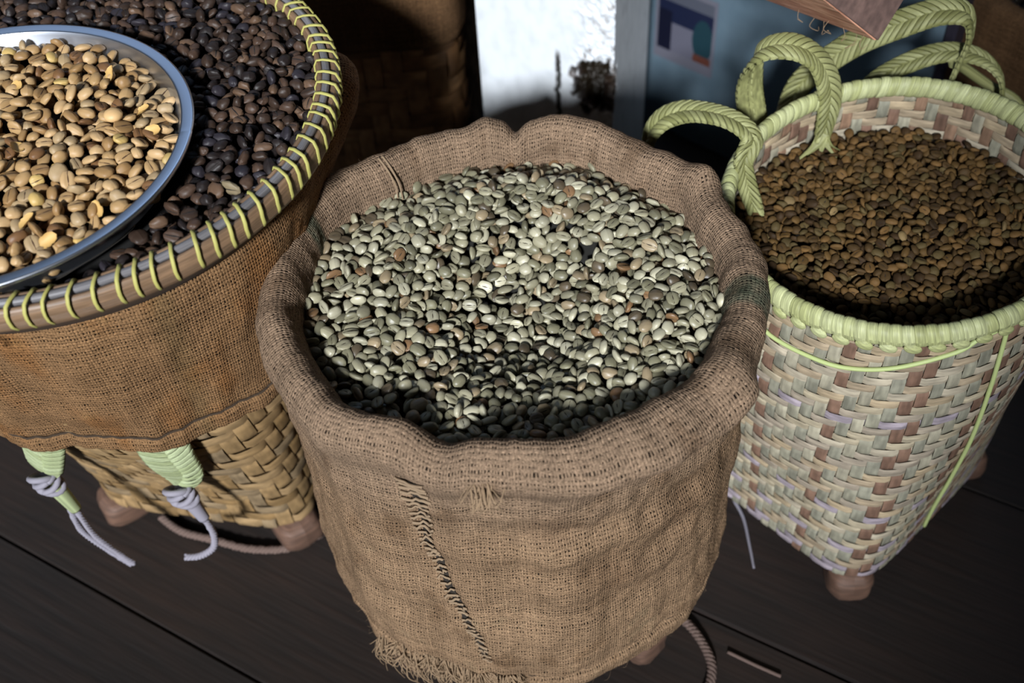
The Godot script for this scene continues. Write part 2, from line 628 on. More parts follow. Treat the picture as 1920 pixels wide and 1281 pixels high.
# ---------------------------------------------------------------- things made of woven strips
# S(phi, t) gives a point of the wall; ncol uprights and nrow bands, over two and under two
func weave(root: Node3D, S: Callable, ncol: int, nrow: int, t0: float, t1: float, amp: float, thick: float, warps: Array, wefts: Array, pick: Callable, phi0 := 0.0, phi1 := TAU, sub := 3) -> void:
	var full := absf(phi1 - phi0 - TAU) < 0.001
	var nu := ncol * sub
	var nv := nrow * sub
	var P := []
	var N := []
	for j in nv + 1:
		var row := PackedVector3Array()
		for i in nu + (0 if full else 1):
			row.append(S.call(phi0 + (phi1 - phi0) * i / nu, t0 + (t1 - t0) * j / nv))
		P.append(row)
	var cnt: int = P[0].size()
	for j in nv + 1:
		var row := PackedVector3Array()
		for i in cnt:
			var du: Vector3 = P[j][(i + 1) % cnt if full else mini(i + 1, cnt - 1)] - P[j][(i - 1 + cnt) % cnt if full else maxi(i - 1, 0)]
			var dv: Vector3 = P[mini(j + 1, nv)][i] - P[maxi(j - 1, 0)][i]
			row.append(dv.cross(du).normalized())
		N.append(row)
	var pf := prof(FLAT6)
	var mid := sub / 2.0
	var r := RandomNumberGenerator.new()
	r.seed = ncol * 100 + nrow
	for j in nrow:
		var Q := PackedVector3Array(); var W := PackedVector3Array(); var H := PackedVector3Array()
		var jm := j * sub + sub / 2
		var wv := r.randf_range(0.86, 0.98)
		for i in cnt:
			var a: Vector3 = P[j * sub][i]
			var b: Vector3 = P[(j + 1) * sub][i]
			var n: Vector3 = N[jm][i]
			Q.append((a + b) / 2 + n * amp * over_at(float(i) / sub, j))
			W.append((b - a) / 2 * wv)
			H.append(n * thick)
		if full: pass
		var mb := MB.new()
		mb.ribbon(Q, W, H, pf, full, true, 0.12)
		for i in mb.uv.size(): mb.uv[i] = Vector2(mb.uv[i].x + j * 0.31, mb.uv[i].y * 0.25 + j * 0.17)
		part("weft_strip", mb.done(), pick_from(wefts, r), root)
	for i in ncol:
		var Q := PackedVector3Array(); var W := PackedVector3Array(); var H := PackedVector3Array()
		var im := i * sub + sub / 2
		var i1 := (i + 1) * sub
		if full: i1 %= cnt
		var wv := r.randf_range(0.86, 0.99)
		for j in nv + 1:
			var a: Vector3 = P[j][i * sub]
			var b: Vector3 = P[j][i1]
			var n: Vector3 = N[j][im]
			Q.append((a + b) / 2 - n * amp * over_at2(i, float(j) / sub))
			W.append((b - a) / 2 * wv)
			H.append(n * thick)
		var mb := MB.new()
		mb.ribbon(Q, W, H, pf, false, true, 0.12)
		for k in mb.uv.size(): mb.uv[k] = Vector2(mb.uv[k].x + i * 0.43, mb.uv[k].y * 0.25 + i * 0.13)
		part("warp_strip", mb.done(), warps[pick.call(i)] if pick.call(i) >= 0 else pick_from(warps, r), root)

func any_strip(_i: int) -> int:
	return -1

func pick_from(a: Array, r: RandomNumberGenerator) -> Material:
	return a[r.randi() % a.size()]

func cell(i: int, j: int) -> float:
	return 1.0 if posmod(i + j, 4) < 2 else -1.0

func over_at(x: float, j: int) -> float:       # height of band j at column position x
	var i := floori(x - 0.5)
	var f := x - 0.5 - i
	return lerpf(cell(i, j), cell(i + 1, j), smoothstep(0.15, 0.85, f))

func over_at2(i: int, y: float) -> float:
	var j := floori(y - 0.5)
	var f := y - 0.5 - j
	return lerpf(cell(i, j), cell(i, j + 1), smoothstep(0.15, 0.85, f))

func square_r(phi: float, turn: float, half: float, p := 5.0) -> float:
	var c := absf(cos(phi - turn))
	var s := absf(sin(phi - turn))
	return half / pow(pow(c, p) + pow(s, p), 1.0 / p)

func foot(root: Node3D, at: Vector3, size: Vector3, turn: float, k: int) -> void:
	var o := part("wooden_foot", blob(size, k, 0.12, 20, 14, 0.62), M.foot, root)
	o.position = at
	o.rotation.y = turn

# the braided flat band: leaves laid in a herring-bone
func braid(root: Node3D, called: String, path: PackedVector3Array, up: PackedVector3Array, half: PackedFloat32Array, mats: Array, step := 0.0075) -> Node3D:
	var holder := Node3D.new()
	put(holder, called, root)
	var L := PackedFloat32Array()
	var run := 0.0
	for i in path.size():
		if i: run += path[i].distance_to(path[i - 1])
		L.append(run)
	var at := func(s: float) -> Array:
		s = clampf(s, 0.0, run)
		var i := 0
		while i < L.size() - 2 and L[i + 1] < s: i += 1
		var f := (s - L[i]) / maxf(L[i + 1] - L[i], 1e-6)
		var t := (path[mini(i + 1, path.size() - 1)] - path[i]).normalized()
		var u := up[i].lerp(up[i + 1], f)
		u = (u - t * u.dot(t)).normalized()
		return [path[i].lerp(path[i + 1], f), t, t.cross(u), u, lerpf(half[i], half[i + 1], f)]
	var core := MB.new()
	var cq := PackedVector3Array(); var cw := PackedVector3Array(); var ch := PackedVector3Array()
	for i in 40:
		var fr: Array = at.call(run * i / 39.0)
		cq.append(fr[0] - fr[3] * 0.0008); cw.append(fr[2] * fr[4] * 0.93); ch.append(fr[3] * 0.0009)
	core.ribbon(cq, cw, ch, prof(FLAT6), false, true, 0.05)
	part("strap_backing", core.done(), mats[0], holder)
	var n := int(run / step)
	var pf := PackedVector2Array([Vector2(-1, 0), Vector2(-0.6, 0.8), Vector2(0, 1), Vector2(0.6, 0.8), Vector2(1, 0), Vector2(0.6, -0.8), Vector2(0, -1), Vector2(-0.6, -0.8)])
	for k in n:
		for sd in [-1.0, 1.0]:
			var s0: float = (k + (0.5 if sd > 0 else 0.0)) * step
			var Q := PackedVector3Array(); var W := PackedVector3Array(); var H := PackedVector3Array()
			for q in 8:
				var a := q / 7.0 * 1.2 - 0.2          # begins folded under the edge, ends past the middle
				var fr: Array = at.call(s0 + absf(a) * step * 2.3 - step)
				var w: float = sd * fr[4] * (1.0 - 1.15 * a) if a >= 0 else sd * fr[4] * (1.0 + 0.7 * a)
				var lift := 0.0017 * sin(PI * clampf(a, 0, 1)) - 0.0003 if a >= 0 else -0.0016
				if a > 0.75: lift -= (a - 0.75) * 0.005
				Q.append(fr[0] + fr[2] * w + fr[3] * lift)
				W.append(fr[1] * step * 0.54)
				H.append(fr[3] * 0.0008)
			var mb := MB.new()
			mb.ribbon(Q, W, H, pf, false, true, 0.05)
			part("braid_strand", mb.done(), mats[rng.randi() % mats.size()], holder)
	return holder

func smooth_half(n: int, vals: Array) -> PackedFloat32Array:
	var r := PackedFloat32Array()
	for i in n:
		var f := float(i) / (n - 1) * (vals.size() - 1)
		var k := mini(int(f), vals.size() - 2)
		r.append(lerpf(vals[k], vals[k + 1], f - k))
	return r

func smooth_up(n: int, vals: Array) -> PackedVector3Array:
	var r := PackedVector3Array()
	for i in n:
		var f := float(i) / (n - 1) * (vals.size() - 1)
		var k := mini(int(f), vals.size() - 2)
		r.append((vals[k] as Vector3).lerp(vals[k + 1], f - k).normalized())
	return r

# ---------------------------------------------------------------- right basket
const RB := Vector3(0.291, 0, -0.607)

const RR := 0.1245

func right_top(phi: float, r := RR) -> float:      # the rim leans: higher towards the far right
	return 0.340 + 0.125 * r * cos(phi) - 0.062 * r * sin(phi)

func right_wall(phi: float, t: float) -> Vector3:
	var bot := square_r(phi, deg_to_rad(50.0), 0.108, 6.0)
	var w := smoothstep(0.0, 0.85, t)
	var r := lerpf(bot, RR - 0.0005, w) + 0.004 * sin(PI * t)
	return Vector3(r * cos(phi), lerpf(0.032, right_top(phi) - 0.005, t), r * sin(phi))

func right_basket() -> void:
	var t := thing("woven_basket", RB, "pale chequered bamboo basket with lime bound rim and braided handles, right of the middle sack", "basket")
	var browns := [4, 9, 10, 11, 13, 15, 16, 21, 22, 27, 33, 38, 44, 45, 52, 57, 60, 66, 71, 72, 79]
	var pick := func(i: int) -> int:
		return (3 + i % 3) if (i in browns or (i > 50 and i % 2 == 0)) else (i * 7) % 3
	weave(t, right_wall, 84, 38, 0.0, 1.0, 0.0011, 0.0005, M.warp, M.weft, pick)
	# inside lining darkness: floor of the basket
	var fl := MB.new()
	var P := PackedVector3Array(); var T := PackedVector2Array()
	for j in 2:
		for i in 49:
			var p := right_wall(TAU * i / 48, 0.0)
			P.append(Vector3(p.x, 0.034, p.z) * Vector3(float(j), 1, float(j)))
			T.append(Vector2(i, j) * 0.1)
	fl.grid(P, T, PackedColorArray(), 49, 2)
	part("base", fl.done(), M.warp[1], t)
	# rim: a core hoop wrapped in lime strips
	var R := RR
	var n := 104
	for k in n:
		var Q := PackedVector3Array()
		# one wrap, a closed loop round the hoop, a little bulged
		var mb := MB.new()
		var PP := PackedVector3Array(); var TT := PackedVector2Array()
		var rr := 0.0074 + 0.0003 * sin(k * 1.9)
		for u in 6:
			var f := u / 5.0
			var bulge := 1.0 + 0.025 * sin(PI * f) if u > 0 and u < 5 else 0.94
			for q in 15:
				var a := TAU * q / 14
				var lean := 0.25 * sin(a) * TAU / n
				var phi := TAU * (k + f) / n + lean
				var rad := R + cos(a) * rr * bulge * 0.85
				PP.append(Vector3(rad * cos(phi), right_top(phi, rad) + sin(a) * rr * bulge * 1.12, rad * sin(phi)))
				TT.append(Vector2(q / 14.0 * 0.4, f * 0.3 + k * 0.37))
		mb.grid(PP, TT, PackedColorArray(), 15, 6, true)
		part("rim_wrap", mb.done(), M.lime[rng.randi() % 3], t)
		if k % 2 == 0:
			# the scallop where two wraps meet under the rim, outside
			var o := part("rim_lacing", lacing_mesh(), M.lime[rng.randi() % 3], t)
			var phi := TAU * (k + 1.0) / n
			o.position = Vector3((R + 0.0050) * cos(phi), right_top(phi) - 0.0075, (R + 0.0050) * sin(phi))
			o.rotation.y = -phi + PI / 2
			o.rotate_object_local(Vector3.FORWARD, 0.22)
	# lime cord tied round the wall
	for loop in [[144.2, 0.292, 127.1, 0.294, 115.7, 0.297, 102.8, 0.306, 86.6, 0.321, 79.7, 0.332]]:
		var pts := []
		pts.append(wall_at(158.0, 0.292, 0.0028))
		for i in range(0, loop.size(), 2): pts.append(wall_at(loop[i], loop[i + 1] - 0.006, 0.0028))
		pts.append(wall_at(64.0, 0.332, 0.003))
		pts.append(wall_at(50.0, 0.331, 0.003))
		var mb := MB.new()
		cord(mb, curve(pts, 6), 0.0017, 8)
		part("tie_cord", mb.done(), M.cord_lime, t)
	var mb2 := MB.new()
	var pts2 := []
	for a in [[71.0, 0.325], [69.0, 0.27], [66.0, 0.20], [64.0, 0.14], [62.5, 0.085], [60.0, 0.045]]: pts2.append(wall_at(a[0], a[1], 0.003))
	cord(mb2, curve(pts2, 6), 0.0017, 8)
	part("tie_cord", mb2.done(), M.cord_lime, t)
	var mb3 := MB.new()
	cord(mb3, curve([wall_at(176, 0.07, 0.003), wall_at(172, 0.05, 0.004), wall_at(180, 0.04, 0.014), wall_at(186, 0.045, 0.03)], 6), 0.0017, 8)
	part("tie_cord", mb3.done(), M.cord_lime, t)
	for c in [5.0, 95.0, 185.0, 275.0]:
		var d := Vector3(cos(deg_to_rad(c)), 0, sin(deg_to_rad(c)))
		foot(t, d * 0.122 + Vector3(0, 0.017, 0), Vector3(0.024, 0.018, 0.02), deg_to_rad(-c), int(c))
	right_handles(t)

func wall_at(deg: float, y: float, off: float) -> Vector3:
	var phi := deg_to_rad(deg)
	var p := right_wall(phi, (y - 0.032) / (right_top(phi) - 0.037))
	return p + Vector3(cos(phi), 0, sin(phi)) * off

var lacing: ArrayMesh
func lacing_mesh() -> ArrayMesh:
	if lacing == null:
		lacing = blob(Vector3(0.0064, 0.0042, 0.0024), 3, 0.06, 14, 9)
	return lacing

func handle(t: Node3D, pts: Array, ups: Array, halves: Array, label: String, step := 0.0062, mats := "braid") -> void:
	var q := []
	for p in pts: q.append(p - RB)
	var c := curve(q, 8)
	var h := braid(t, "braided_handle", c, smooth_up(c.size(), ups), smooth_half(c.size(), halves), M[mats], step)
	h.set_meta("label", label)

func right_handles(t: Node3D) -> void:
	# strap leaving the rim towards the middle sack
	handle(t, [Vector3(0.197, 0.300, -0.648), Vector3(0.187, 0.338, -0.660), Vector3(0.194, 0.355, -0.672), Vector3(0.178, 0.362, -0.690), Vector3(0.150, 0.352, -0.715), Vector3(0.128, 0.336, -0.722), Vector3(0.121, 0.305, -0.722), Vector3(0.128, 0.24, -0.70)],
		[Vector3(-0.5, 0.2, 0.5), Vector3(0.3, 0.5, 0.7), Vector3(0.3, 0.9, 0.4), Vector3(0.2, 1, 0.35), Vector3(0.0, 1, 0.4), Vector3(-0.7, 0.6, 0.3), Vector3(-1, 0, 0.2), Vector3(-1, -0.2, 0)],
		[0.007, 0.0085, 0.0095, 0.0105, 0.011, 0.0105, 0.009, 0.008], "lime braided strap looping from the rim towards the middle sack")
	# tall arch with its leaf ends inside the basket
	handle(t, [Vector3(0.262, 0.316, -0.710), Vector3(0.267, 0.342, -0.721), Vector3(0.263, 0.365, -0.726), Vector3(0.249, 0.386, -0.729), Vector3(0.228, 0.395, -0.732), Vector3(0.208, 0.386, -0.738), Vector3(0.204, 0.355, -0.742), Vector3(0.211, 0.32, -0.742), Vector3(0.222, 0.275, -0.735)],
		[Vector3(0, 0.1, 1), Vector3(0.1, 0.15, 1), Vector3(0.4, 0.4, 0.8), Vector3(0.6, 0.7, 0.5), Vector3(0.1, 1, 0.35), Vector3(-0.5, 0.8, -0.1), Vector3(-0.45, 0.2, -0.85), Vector3(-0.35, 0, -0.95), Vector3(-0.35, 0, -0.95)],
		[0.006, 0.010, 0.0115, 0.0125, 0.013, 0.0135, 0.0135, 0.013, 0.012], "lime braided handle arching over the far rim")
	for k in 5:
		var a := -0.9 + k * 0.45
		var mb := MB.new()
		var b := Vector3(0.262, 0.322, -0.712) - RB
		var Q := curve([b, b + Vector3(sin(a) * 0.008, -0.009, 0.004), b + Vector3(sin(a) * 0.026, -0.017, 0.007 + 0.004 * cos(k * 2.0))], 4)
		var W := PackedVector3Array(); var H := PackedVector3Array()
		for i in Q.size():
			var f := i / float(Q.size() - 1)
			W.append(Vector3(cos(a), 0, 0.3).normalized() * 0.0042 * (1.15 - f))
			H.append(Vector3(0, 0.4, 0.9) * 0.0007)
		mb.ribbon(Q, W, H, prof(FLAT6), false, true, 0.05)
		part("leaf_end", mb.done(), M.braid[k % 3], t)
	# long strap behind, running up to the right and over
	handle(t, [Vector3(0.246, 0.27, -0.762), Vector3(0.254, 0.315, -0.775), Vector3(0.272, 0.339, -0.778), Vector3(0.298, 0.366, -0.772), Vector3(0.327, 0.385, -0.765), Vector3(0.353, 0.397, -0.76), Vector3(0.375, 0.395, -0.757), Vector3(0.383, 0.375, -0.757), Vector3(0.381, 0.35, -0.757), Vector3(0.376, 0.318, -0.757)],
		[Vector3(0, 0.3, 1), Vector3(-0.2, 0.4, 0.9), Vector3(-0.3, 0.6, 0.75), Vector3(-0.35, 0.6, 0.7), Vector3(-0.2, 0.8, 0.6), Vector3(0, 0.9, 0.5), Vector3(0.5, 0.8, 0.5), Vector3(0.9, 0.3, 0.5), Vector3(0.9, 0, 0.6), Vector3(0.9, -0.2, 0.5)],
		[0.010, 0.0105, 0.011, 0.0115, 0.012, 0.012, 0.0115, 0.009, 0.006, 0.005], "long lime braided strap rising behind the basket under the plank")
	handle(t, [Vector3(0.300, 0.30, -0.762), Vector3(0.316, 0.326, -0.768), Vector3(0.343, 0.345, -0.768), Vector3(0.370, 0.356, -0.764), Vector3(0.397, 0.352, -0.760), Vector3(0.414, 0.339, -0.752), Vector3(0.419, 0.318, -0.745), Vector3(0.414, 0.285, -0.735)],
		[Vector3(-0.3, 0.4, 0.8), Vector3(-0.3, 0.6, 0.7), Vector3(-0.2, 0.8, 0.6), Vector3(0, 0.9, 0.4), Vector3(0.4, 0.9, 0.3), Vector3(0.8, 0.6, 0.2), Vector3(1, 0.1, 0.3), Vector3(1, -0.1, 0.4)],
		[0.007, 0.008, 0.009, 0.0095, 0.0095, 0.009, 0.007, 0.006], "lime braided strap lying just behind the far rim")
	var mb4 := MB.new()
	cord(mb4, curve([Vector3(0.378, 0.345, -0.762) - RB, Vector3(0.39, 0.336, -0.768) - RB, Vector3(0.415, 0.318, -0.765) - RB, Vector3(0.44, 0.305, -0.752) - RB, Vector3(0.452, 0.27, -0.73) - RB], 6), 0.0045, 8)
	part("strap_cord", mb4.done(), M.braid[0], t)
	var mb5 := MB.new()
	cord(mb5, curve([Vector3(0.415, 0.322, -0.70) - RB, Vector3(0.407, 0.312, -0.698) - RB, Vector3(0.404, 0.318, -0.690) - RB, Vector3(0.397, 0.302, -0.688) - RB, Vector3(0.388, 0.298, -0.684) - RB], 6), 0.0009, 6)
	part("loose_fibre", mb5.done(), M.cord_lime, t)

# ---------------------------------------------------------------- left basket
const LB := Vector3(-0.275, 0, -0.678)

func left_wall(phi: float, t: float) -> Vector3:
	var bot := square_r(phi, deg_to_rad(13.5), 0.102, 7.0)
	var w := smoothstep(0.0, 0.75, t)
	var r := lerpf(bot, 0.146, w)
	var shift := Vector3(-0.022, 0, 0.032) * w
	return Vector3(r * cos(phi), 0.033 + 0.377 * t, r * sin(phi)) + shift

func left_basket() -> void:
	var t := thing("woven_basket", LB, "tan woven bamboo basket with pale green braided straps, under the burlap cover at left", "basket")
	weave(t, left_wall, 60, 30, 0.0, 1.0, 0.0019, 0.0009, M.tan, M.tan, any_strip, 0.0, TAU, 3)
	for c in [58.5, 148.5, 238.5, 328.5]:
		var d := Vector3(cos(deg_to_rad(c)), 0, sin(deg_to_rad(c)))
		foot(t, d * 0.120 + Vector3(0, 0.0175, 0), Vector3(0.025, 0.0185, 0.021), deg_to_rad(-c), int(c))
	for k in 2:
		var pts := [Vector3(-0.268, 0.285, -0.518), Vector3(-0.266, 0.255, -0.508), Vector3(-0.263, 0.225, -0.505), Vector3(-0.263, 0.190, -0.513), Vector3(-0.272, 0.172, -0.518)] if k == 0 else \
			[Vector3(-0.350, 0.290, -0.535), Vector3(-0.353, 0.260, -0.524), Vector3(-0.361, 0.230, -0.521), Vector3(-0.370, 0.202, -0.524), Vector3(-0.376, 0.188, -0.528)]
		var q := []
		for p in pts: q.append(p - LB)
		var c := curve(q, 8)
		var up := Vector3(0.1, 0.35, 1) if k == 0 else Vector3(-0.25, 0.35, 1)
		var h := braid(t, "braided_strap", c, smooth_up(c.size(), [up, up]), smooth_half(c.size(), [0.020, 0.020, 0.0195, 0.0165, 0.0115]), M.braid_pale, 0.0062)
		h.set_meta("label", "pale green braided strap end hanging below the burlap")
		var e: Vector3 = q[-1]
		# the cord knotted round the strap's end
		for w in 4:
			var mb := MB.new()
			var lp := PackedVector3Array()
			for i in 17:
				var a := TAU * i / 16 + w
				lp.append(e + Vector3(0.009 * cos(a) + (w - 1.5) * 0.0012, -0.004 - w * 0.0034 + 0.005 * sin(a + w * 1.3), 0.003 + 0.0065 * sin(a)))
			cord(mb, lp, 0.0026, 8)
			part("knot_loop", mb.done(), M.lavender, t)
		var mbw := MB.new()
		var base := e + Vector3(0.003, -0.016, 0.002)
		var down := [base, base + Vector3(0.004, -0.012, 0.002), base + Vector3(0.008, -0.026, 0.004)] if k == 0 else [base, base + Vector3(0.006, -0.013, 0.004), base + Vector3(0.010, -0.028, 0.006)]
		cord(mbw, curve(down, 6), 0.0072, 10, 0.35)
		part("wrapped_end", mbw.done(), M.braid_pale[0] if k == 1 else M.lavender, t)
		var tail := MB.new()
		var te: Vector3 = down[2]
		if k == 0:
			rope(tail, curve([te, te + Vector3(0.003, -0.02, 0.003), te + Vector3(-0.001, -0.036, 0.006), te + Vector3(-0.014, -0.044, 0.008), te + Vector3(-0.026, -0.044, 0.008)], 10), 0.0032, 0.009)
		else:
			rope(tail, curve([te, te + Vector3(0.006, -0.03, 0.006), te + Vector3(0.020, -0.062, 0.008), te + Vector3(0.026, -0.075, 0.008)], 12), 0.003, 0.009)
			rope(tail, curve([te + Vector3(-0.004, 0.002, 0), te + Vector3(-0.003, -0.025, 0.004), te + Vector3(0.012, -0.058, 0.006), te + Vector3(0.024, -0.076, 0.008)], 12), 0.003, 0.009)
		part("cord_tail", tail.done(), M.lavender, t)

# ---------------------------------------------------------------- burlap
# a cloth tube turned over a rim: profile points (offset from the rim circle, height from the crest)
func sack(called: String, root: Node3D, cx: Vector3, R: Callable, Y: Callable, pr: Array, disp: Callable, tint: Callable, m: Material, nu := 320, per := 9) -> Array:
	var p3 := []
	for q in pr: p3.append(Vector3(q.x, q.y, 0))
	var c := curve(p3, per)
	var nv := c.size()
	var len := PackedFloat32Array()
	var run := 0.0
	for j in nv:
		if j: run += c[j].distance_to(c[j - 1])
		len.append(run)
	var P := PackedVector3Array(); var T := PackedVector2Array(); var C := PackedColorArray()
	for j in nv:
		for i in nu + 1:
			var phi := TAU * (i % nu) / nu
			var d: Vector3 = disp.call(phi, len[j], c[j])
			var r: float = R.call(phi) + c[j].x + d.x
			var y: float = Y.call(phi) * exp(-absf(minf(c[j].y, 0.0)) * 14.0) + c[j].y + d.y
			P.append(cx + Vector3(r * cos(phi), y, r * sin(phi)))
			T.append(Vector2(TAU * i / nu * 0.165, len[j] + d.z))
			C.append(tint.call(phi, len[j], c[j]))
	var mb := MB.new()
	mb.grid(P, T, C, nu + 1, nv, true)
	part(called, mb.done(), m, root)
	return [P, nu + 1, nv, len]

func angd(a: float, deg: float) -> float:
	return wrapf(a - deg_to_rad(deg), -PI, PI)

func bell(a: float, deg: float, w: float) -> float:
	var d := angd(a, deg) / w
	return exp(-d * d)

func nz3(x: float, y: float, z: float) -> float:
	return grain_noise.get_noise_3d(x, y, z)

const MS := Vector3(0, 0.375, -0.535)

func mid_R(phi: float) -> float:
	var r := 0.1530 + 0.0035 * sin(phi * 2 + 0.6) + 0.0022 * sin(phi * 5 + 1.0)
	r += 0.004 * nz3(cos(phi) * 2.2, sin(phi) * 2.2, 4.0)
	r += 0.006 * bell(phi, -30, 0.16) - 0.006 * bell(phi, -84, 0.05) + 0.006 * bell(phi, -68, 0.2) - 0.009 * bell(phi, -125, 0.3) + 0.007 * bell(phi, 130, 0.25) + 0.005 * bell(phi, 40, 0.13) + 0.003 * bell(phi, -28, 0.07)
	return r

func mid_Y(phi: float) -> float:
	var y := 0.004 * nz3(cos(phi) * 3.0 + 8, sin(phi) * 3.0, 1.0)
	y += 0.008 * bell(phi, -28, 0.07) - 0.008 * bell(phi, -85, 0.035) + 0.006 * bell(phi, 122, 0.16) - 0.010 * bell(phi, 108, 0.09) + 0.004 * bell(phi, 76, 0.3)
	y += 0.006 * bell(phi, 39, 0.085) + 0.004 * bell(phi, -93, 0.06)
	return y

func mid_disp(phi: float, s: float, p: Vector3) -> Vector3:
	var d := Vector3.ZERO
	var low := smoothstep(0.0, 0.12, s - 0.08)
	# slack folds that hang in bows across the front
	var g := angd(phi, 88.0)
	var sag := s + 0.05 * cos(g * 1.1) + 0.012 * nz3(cos(phi) * 3, s * 9, sin(phi) * 3)
	d.x += 0.0036 * sin(sag * TAU / 0.052 + 1.4 * nz3(cos(phi) * 2.0, 3.0, sin(phi) * 2.0)) * low * bell(phi, 62, 0.75) * smoothstep(0.36, 0.22, s)
	d.x += 0.0045 * nz3(cos(phi) * 2.6 + s * 2, s * 14, sin(phi) * 2.6) * low
	d.x += 0.0016 * nz3(cos(phi) * 8, s * 30, sin(phi) * 8)
	# thick fold of the roll, front right, that overhangs the wall
	d.x += 0.014 * bell(phi, 62, 0.46) * exp(-pow((s - 0.132) / 0.020, 2)) - 0.006 * bell(phi, 62, 0.5) * exp(-pow((s - 0.172) / 0.016, 2)) + 0.004 * exp(-pow((s - 0.128) / 0.018, 2))
	d.x += 0.005 * bell(phi, 40, 0.1) * exp(-pow((s - 0.125) / 0.03, 2))
	# the open seam is drawn in
	d.x -= 0.0035 * exp(-pow(angd(phi, seam_deg(p.y)) / 0.035, 2)) * smoothstep(-0.02, -0.05, p.y)
	# the turned hem, stitched
	d.x -= 0.0055 * exp(-pow((p.y + 0.274) / 0.0035, 2))
	d.y += 0.010 * nz3(cos(phi) * 1.6, 11.0, sin(phi) * 1.6) * smoothstep(-0.15, -0.3, p.y) - 0.012 * bell(phi, 95, 0.6) * smoothstep(-0.15, -0.28, p.y)
	return d

func seam_deg(y: float) -> float:
	# from 113 degrees near the rim to about 100 at the hem
	return lerpf(114.0, 101.0, smoothstep(-0.09, -0.30, y))

func mid_tint(phi: float, s: float, p: Vector3) -> Color:
	var g := 0.92 + 0.22 * nz3(cos(phi) * 3.5, s * 16, sin(phi) * 3.5) + 0.10 * nz3(cos(phi) * 14, s * 60, sin(phi) * 14)
	var c := Color(g, g, g)
	# dusty brown patches of wear
	var st := smoothstep(0.18, 0.5, nz3(cos(phi) * 4 + 7, s * 18, sin(phi) * 4))
	c = c * Color(1, 1, 1).lerp(Color(0.62, 0.58, 0.54), st * 0.7)
	# grimy patches on the front
	for q in [[70.0, 0.16, -0.155, 0.030], [50.0, 0.14, -0.12, 0.026], [84.0, 0.10, -0.075, 0.016]]:
		c = c * Color(1, 1, 1).lerp(Color(0.58, 0.55, 0.53), bell(phi, q[0], q[1]) * exp(-pow((p.y - q[2]) / q[3], 2)) * (0.75 + 0.6 * nz3(phi * 9, p.y * 60, 6)))
	# old blue-green stripes woven into the sack
	for a in [[-157.0, 0.055], [14.0, 0.075]]:
		var k := smoothstep(1.15, 0.75, absf(angd(phi, a[0])) / a[1]) * smoothstep(0.16, 0.12, s)
		c = c * Color(1, 1, 1).lerp(Color(0.34, 0.55, 0.56), k * (0.8 + 0.5 * nz3(phi * 40, s * 90, 2)))
	# warm lower cloth
	c = c * Color(1, 1, 1).lerp(Color(1.0, 0.93, 0.81), smoothstep(-0.02, -0.12, p.y) * 0.8)
	return Color(clampf(c.r, 0, 1), clampf(c.g, 0, 1), clampf(c.b, 0, 1))

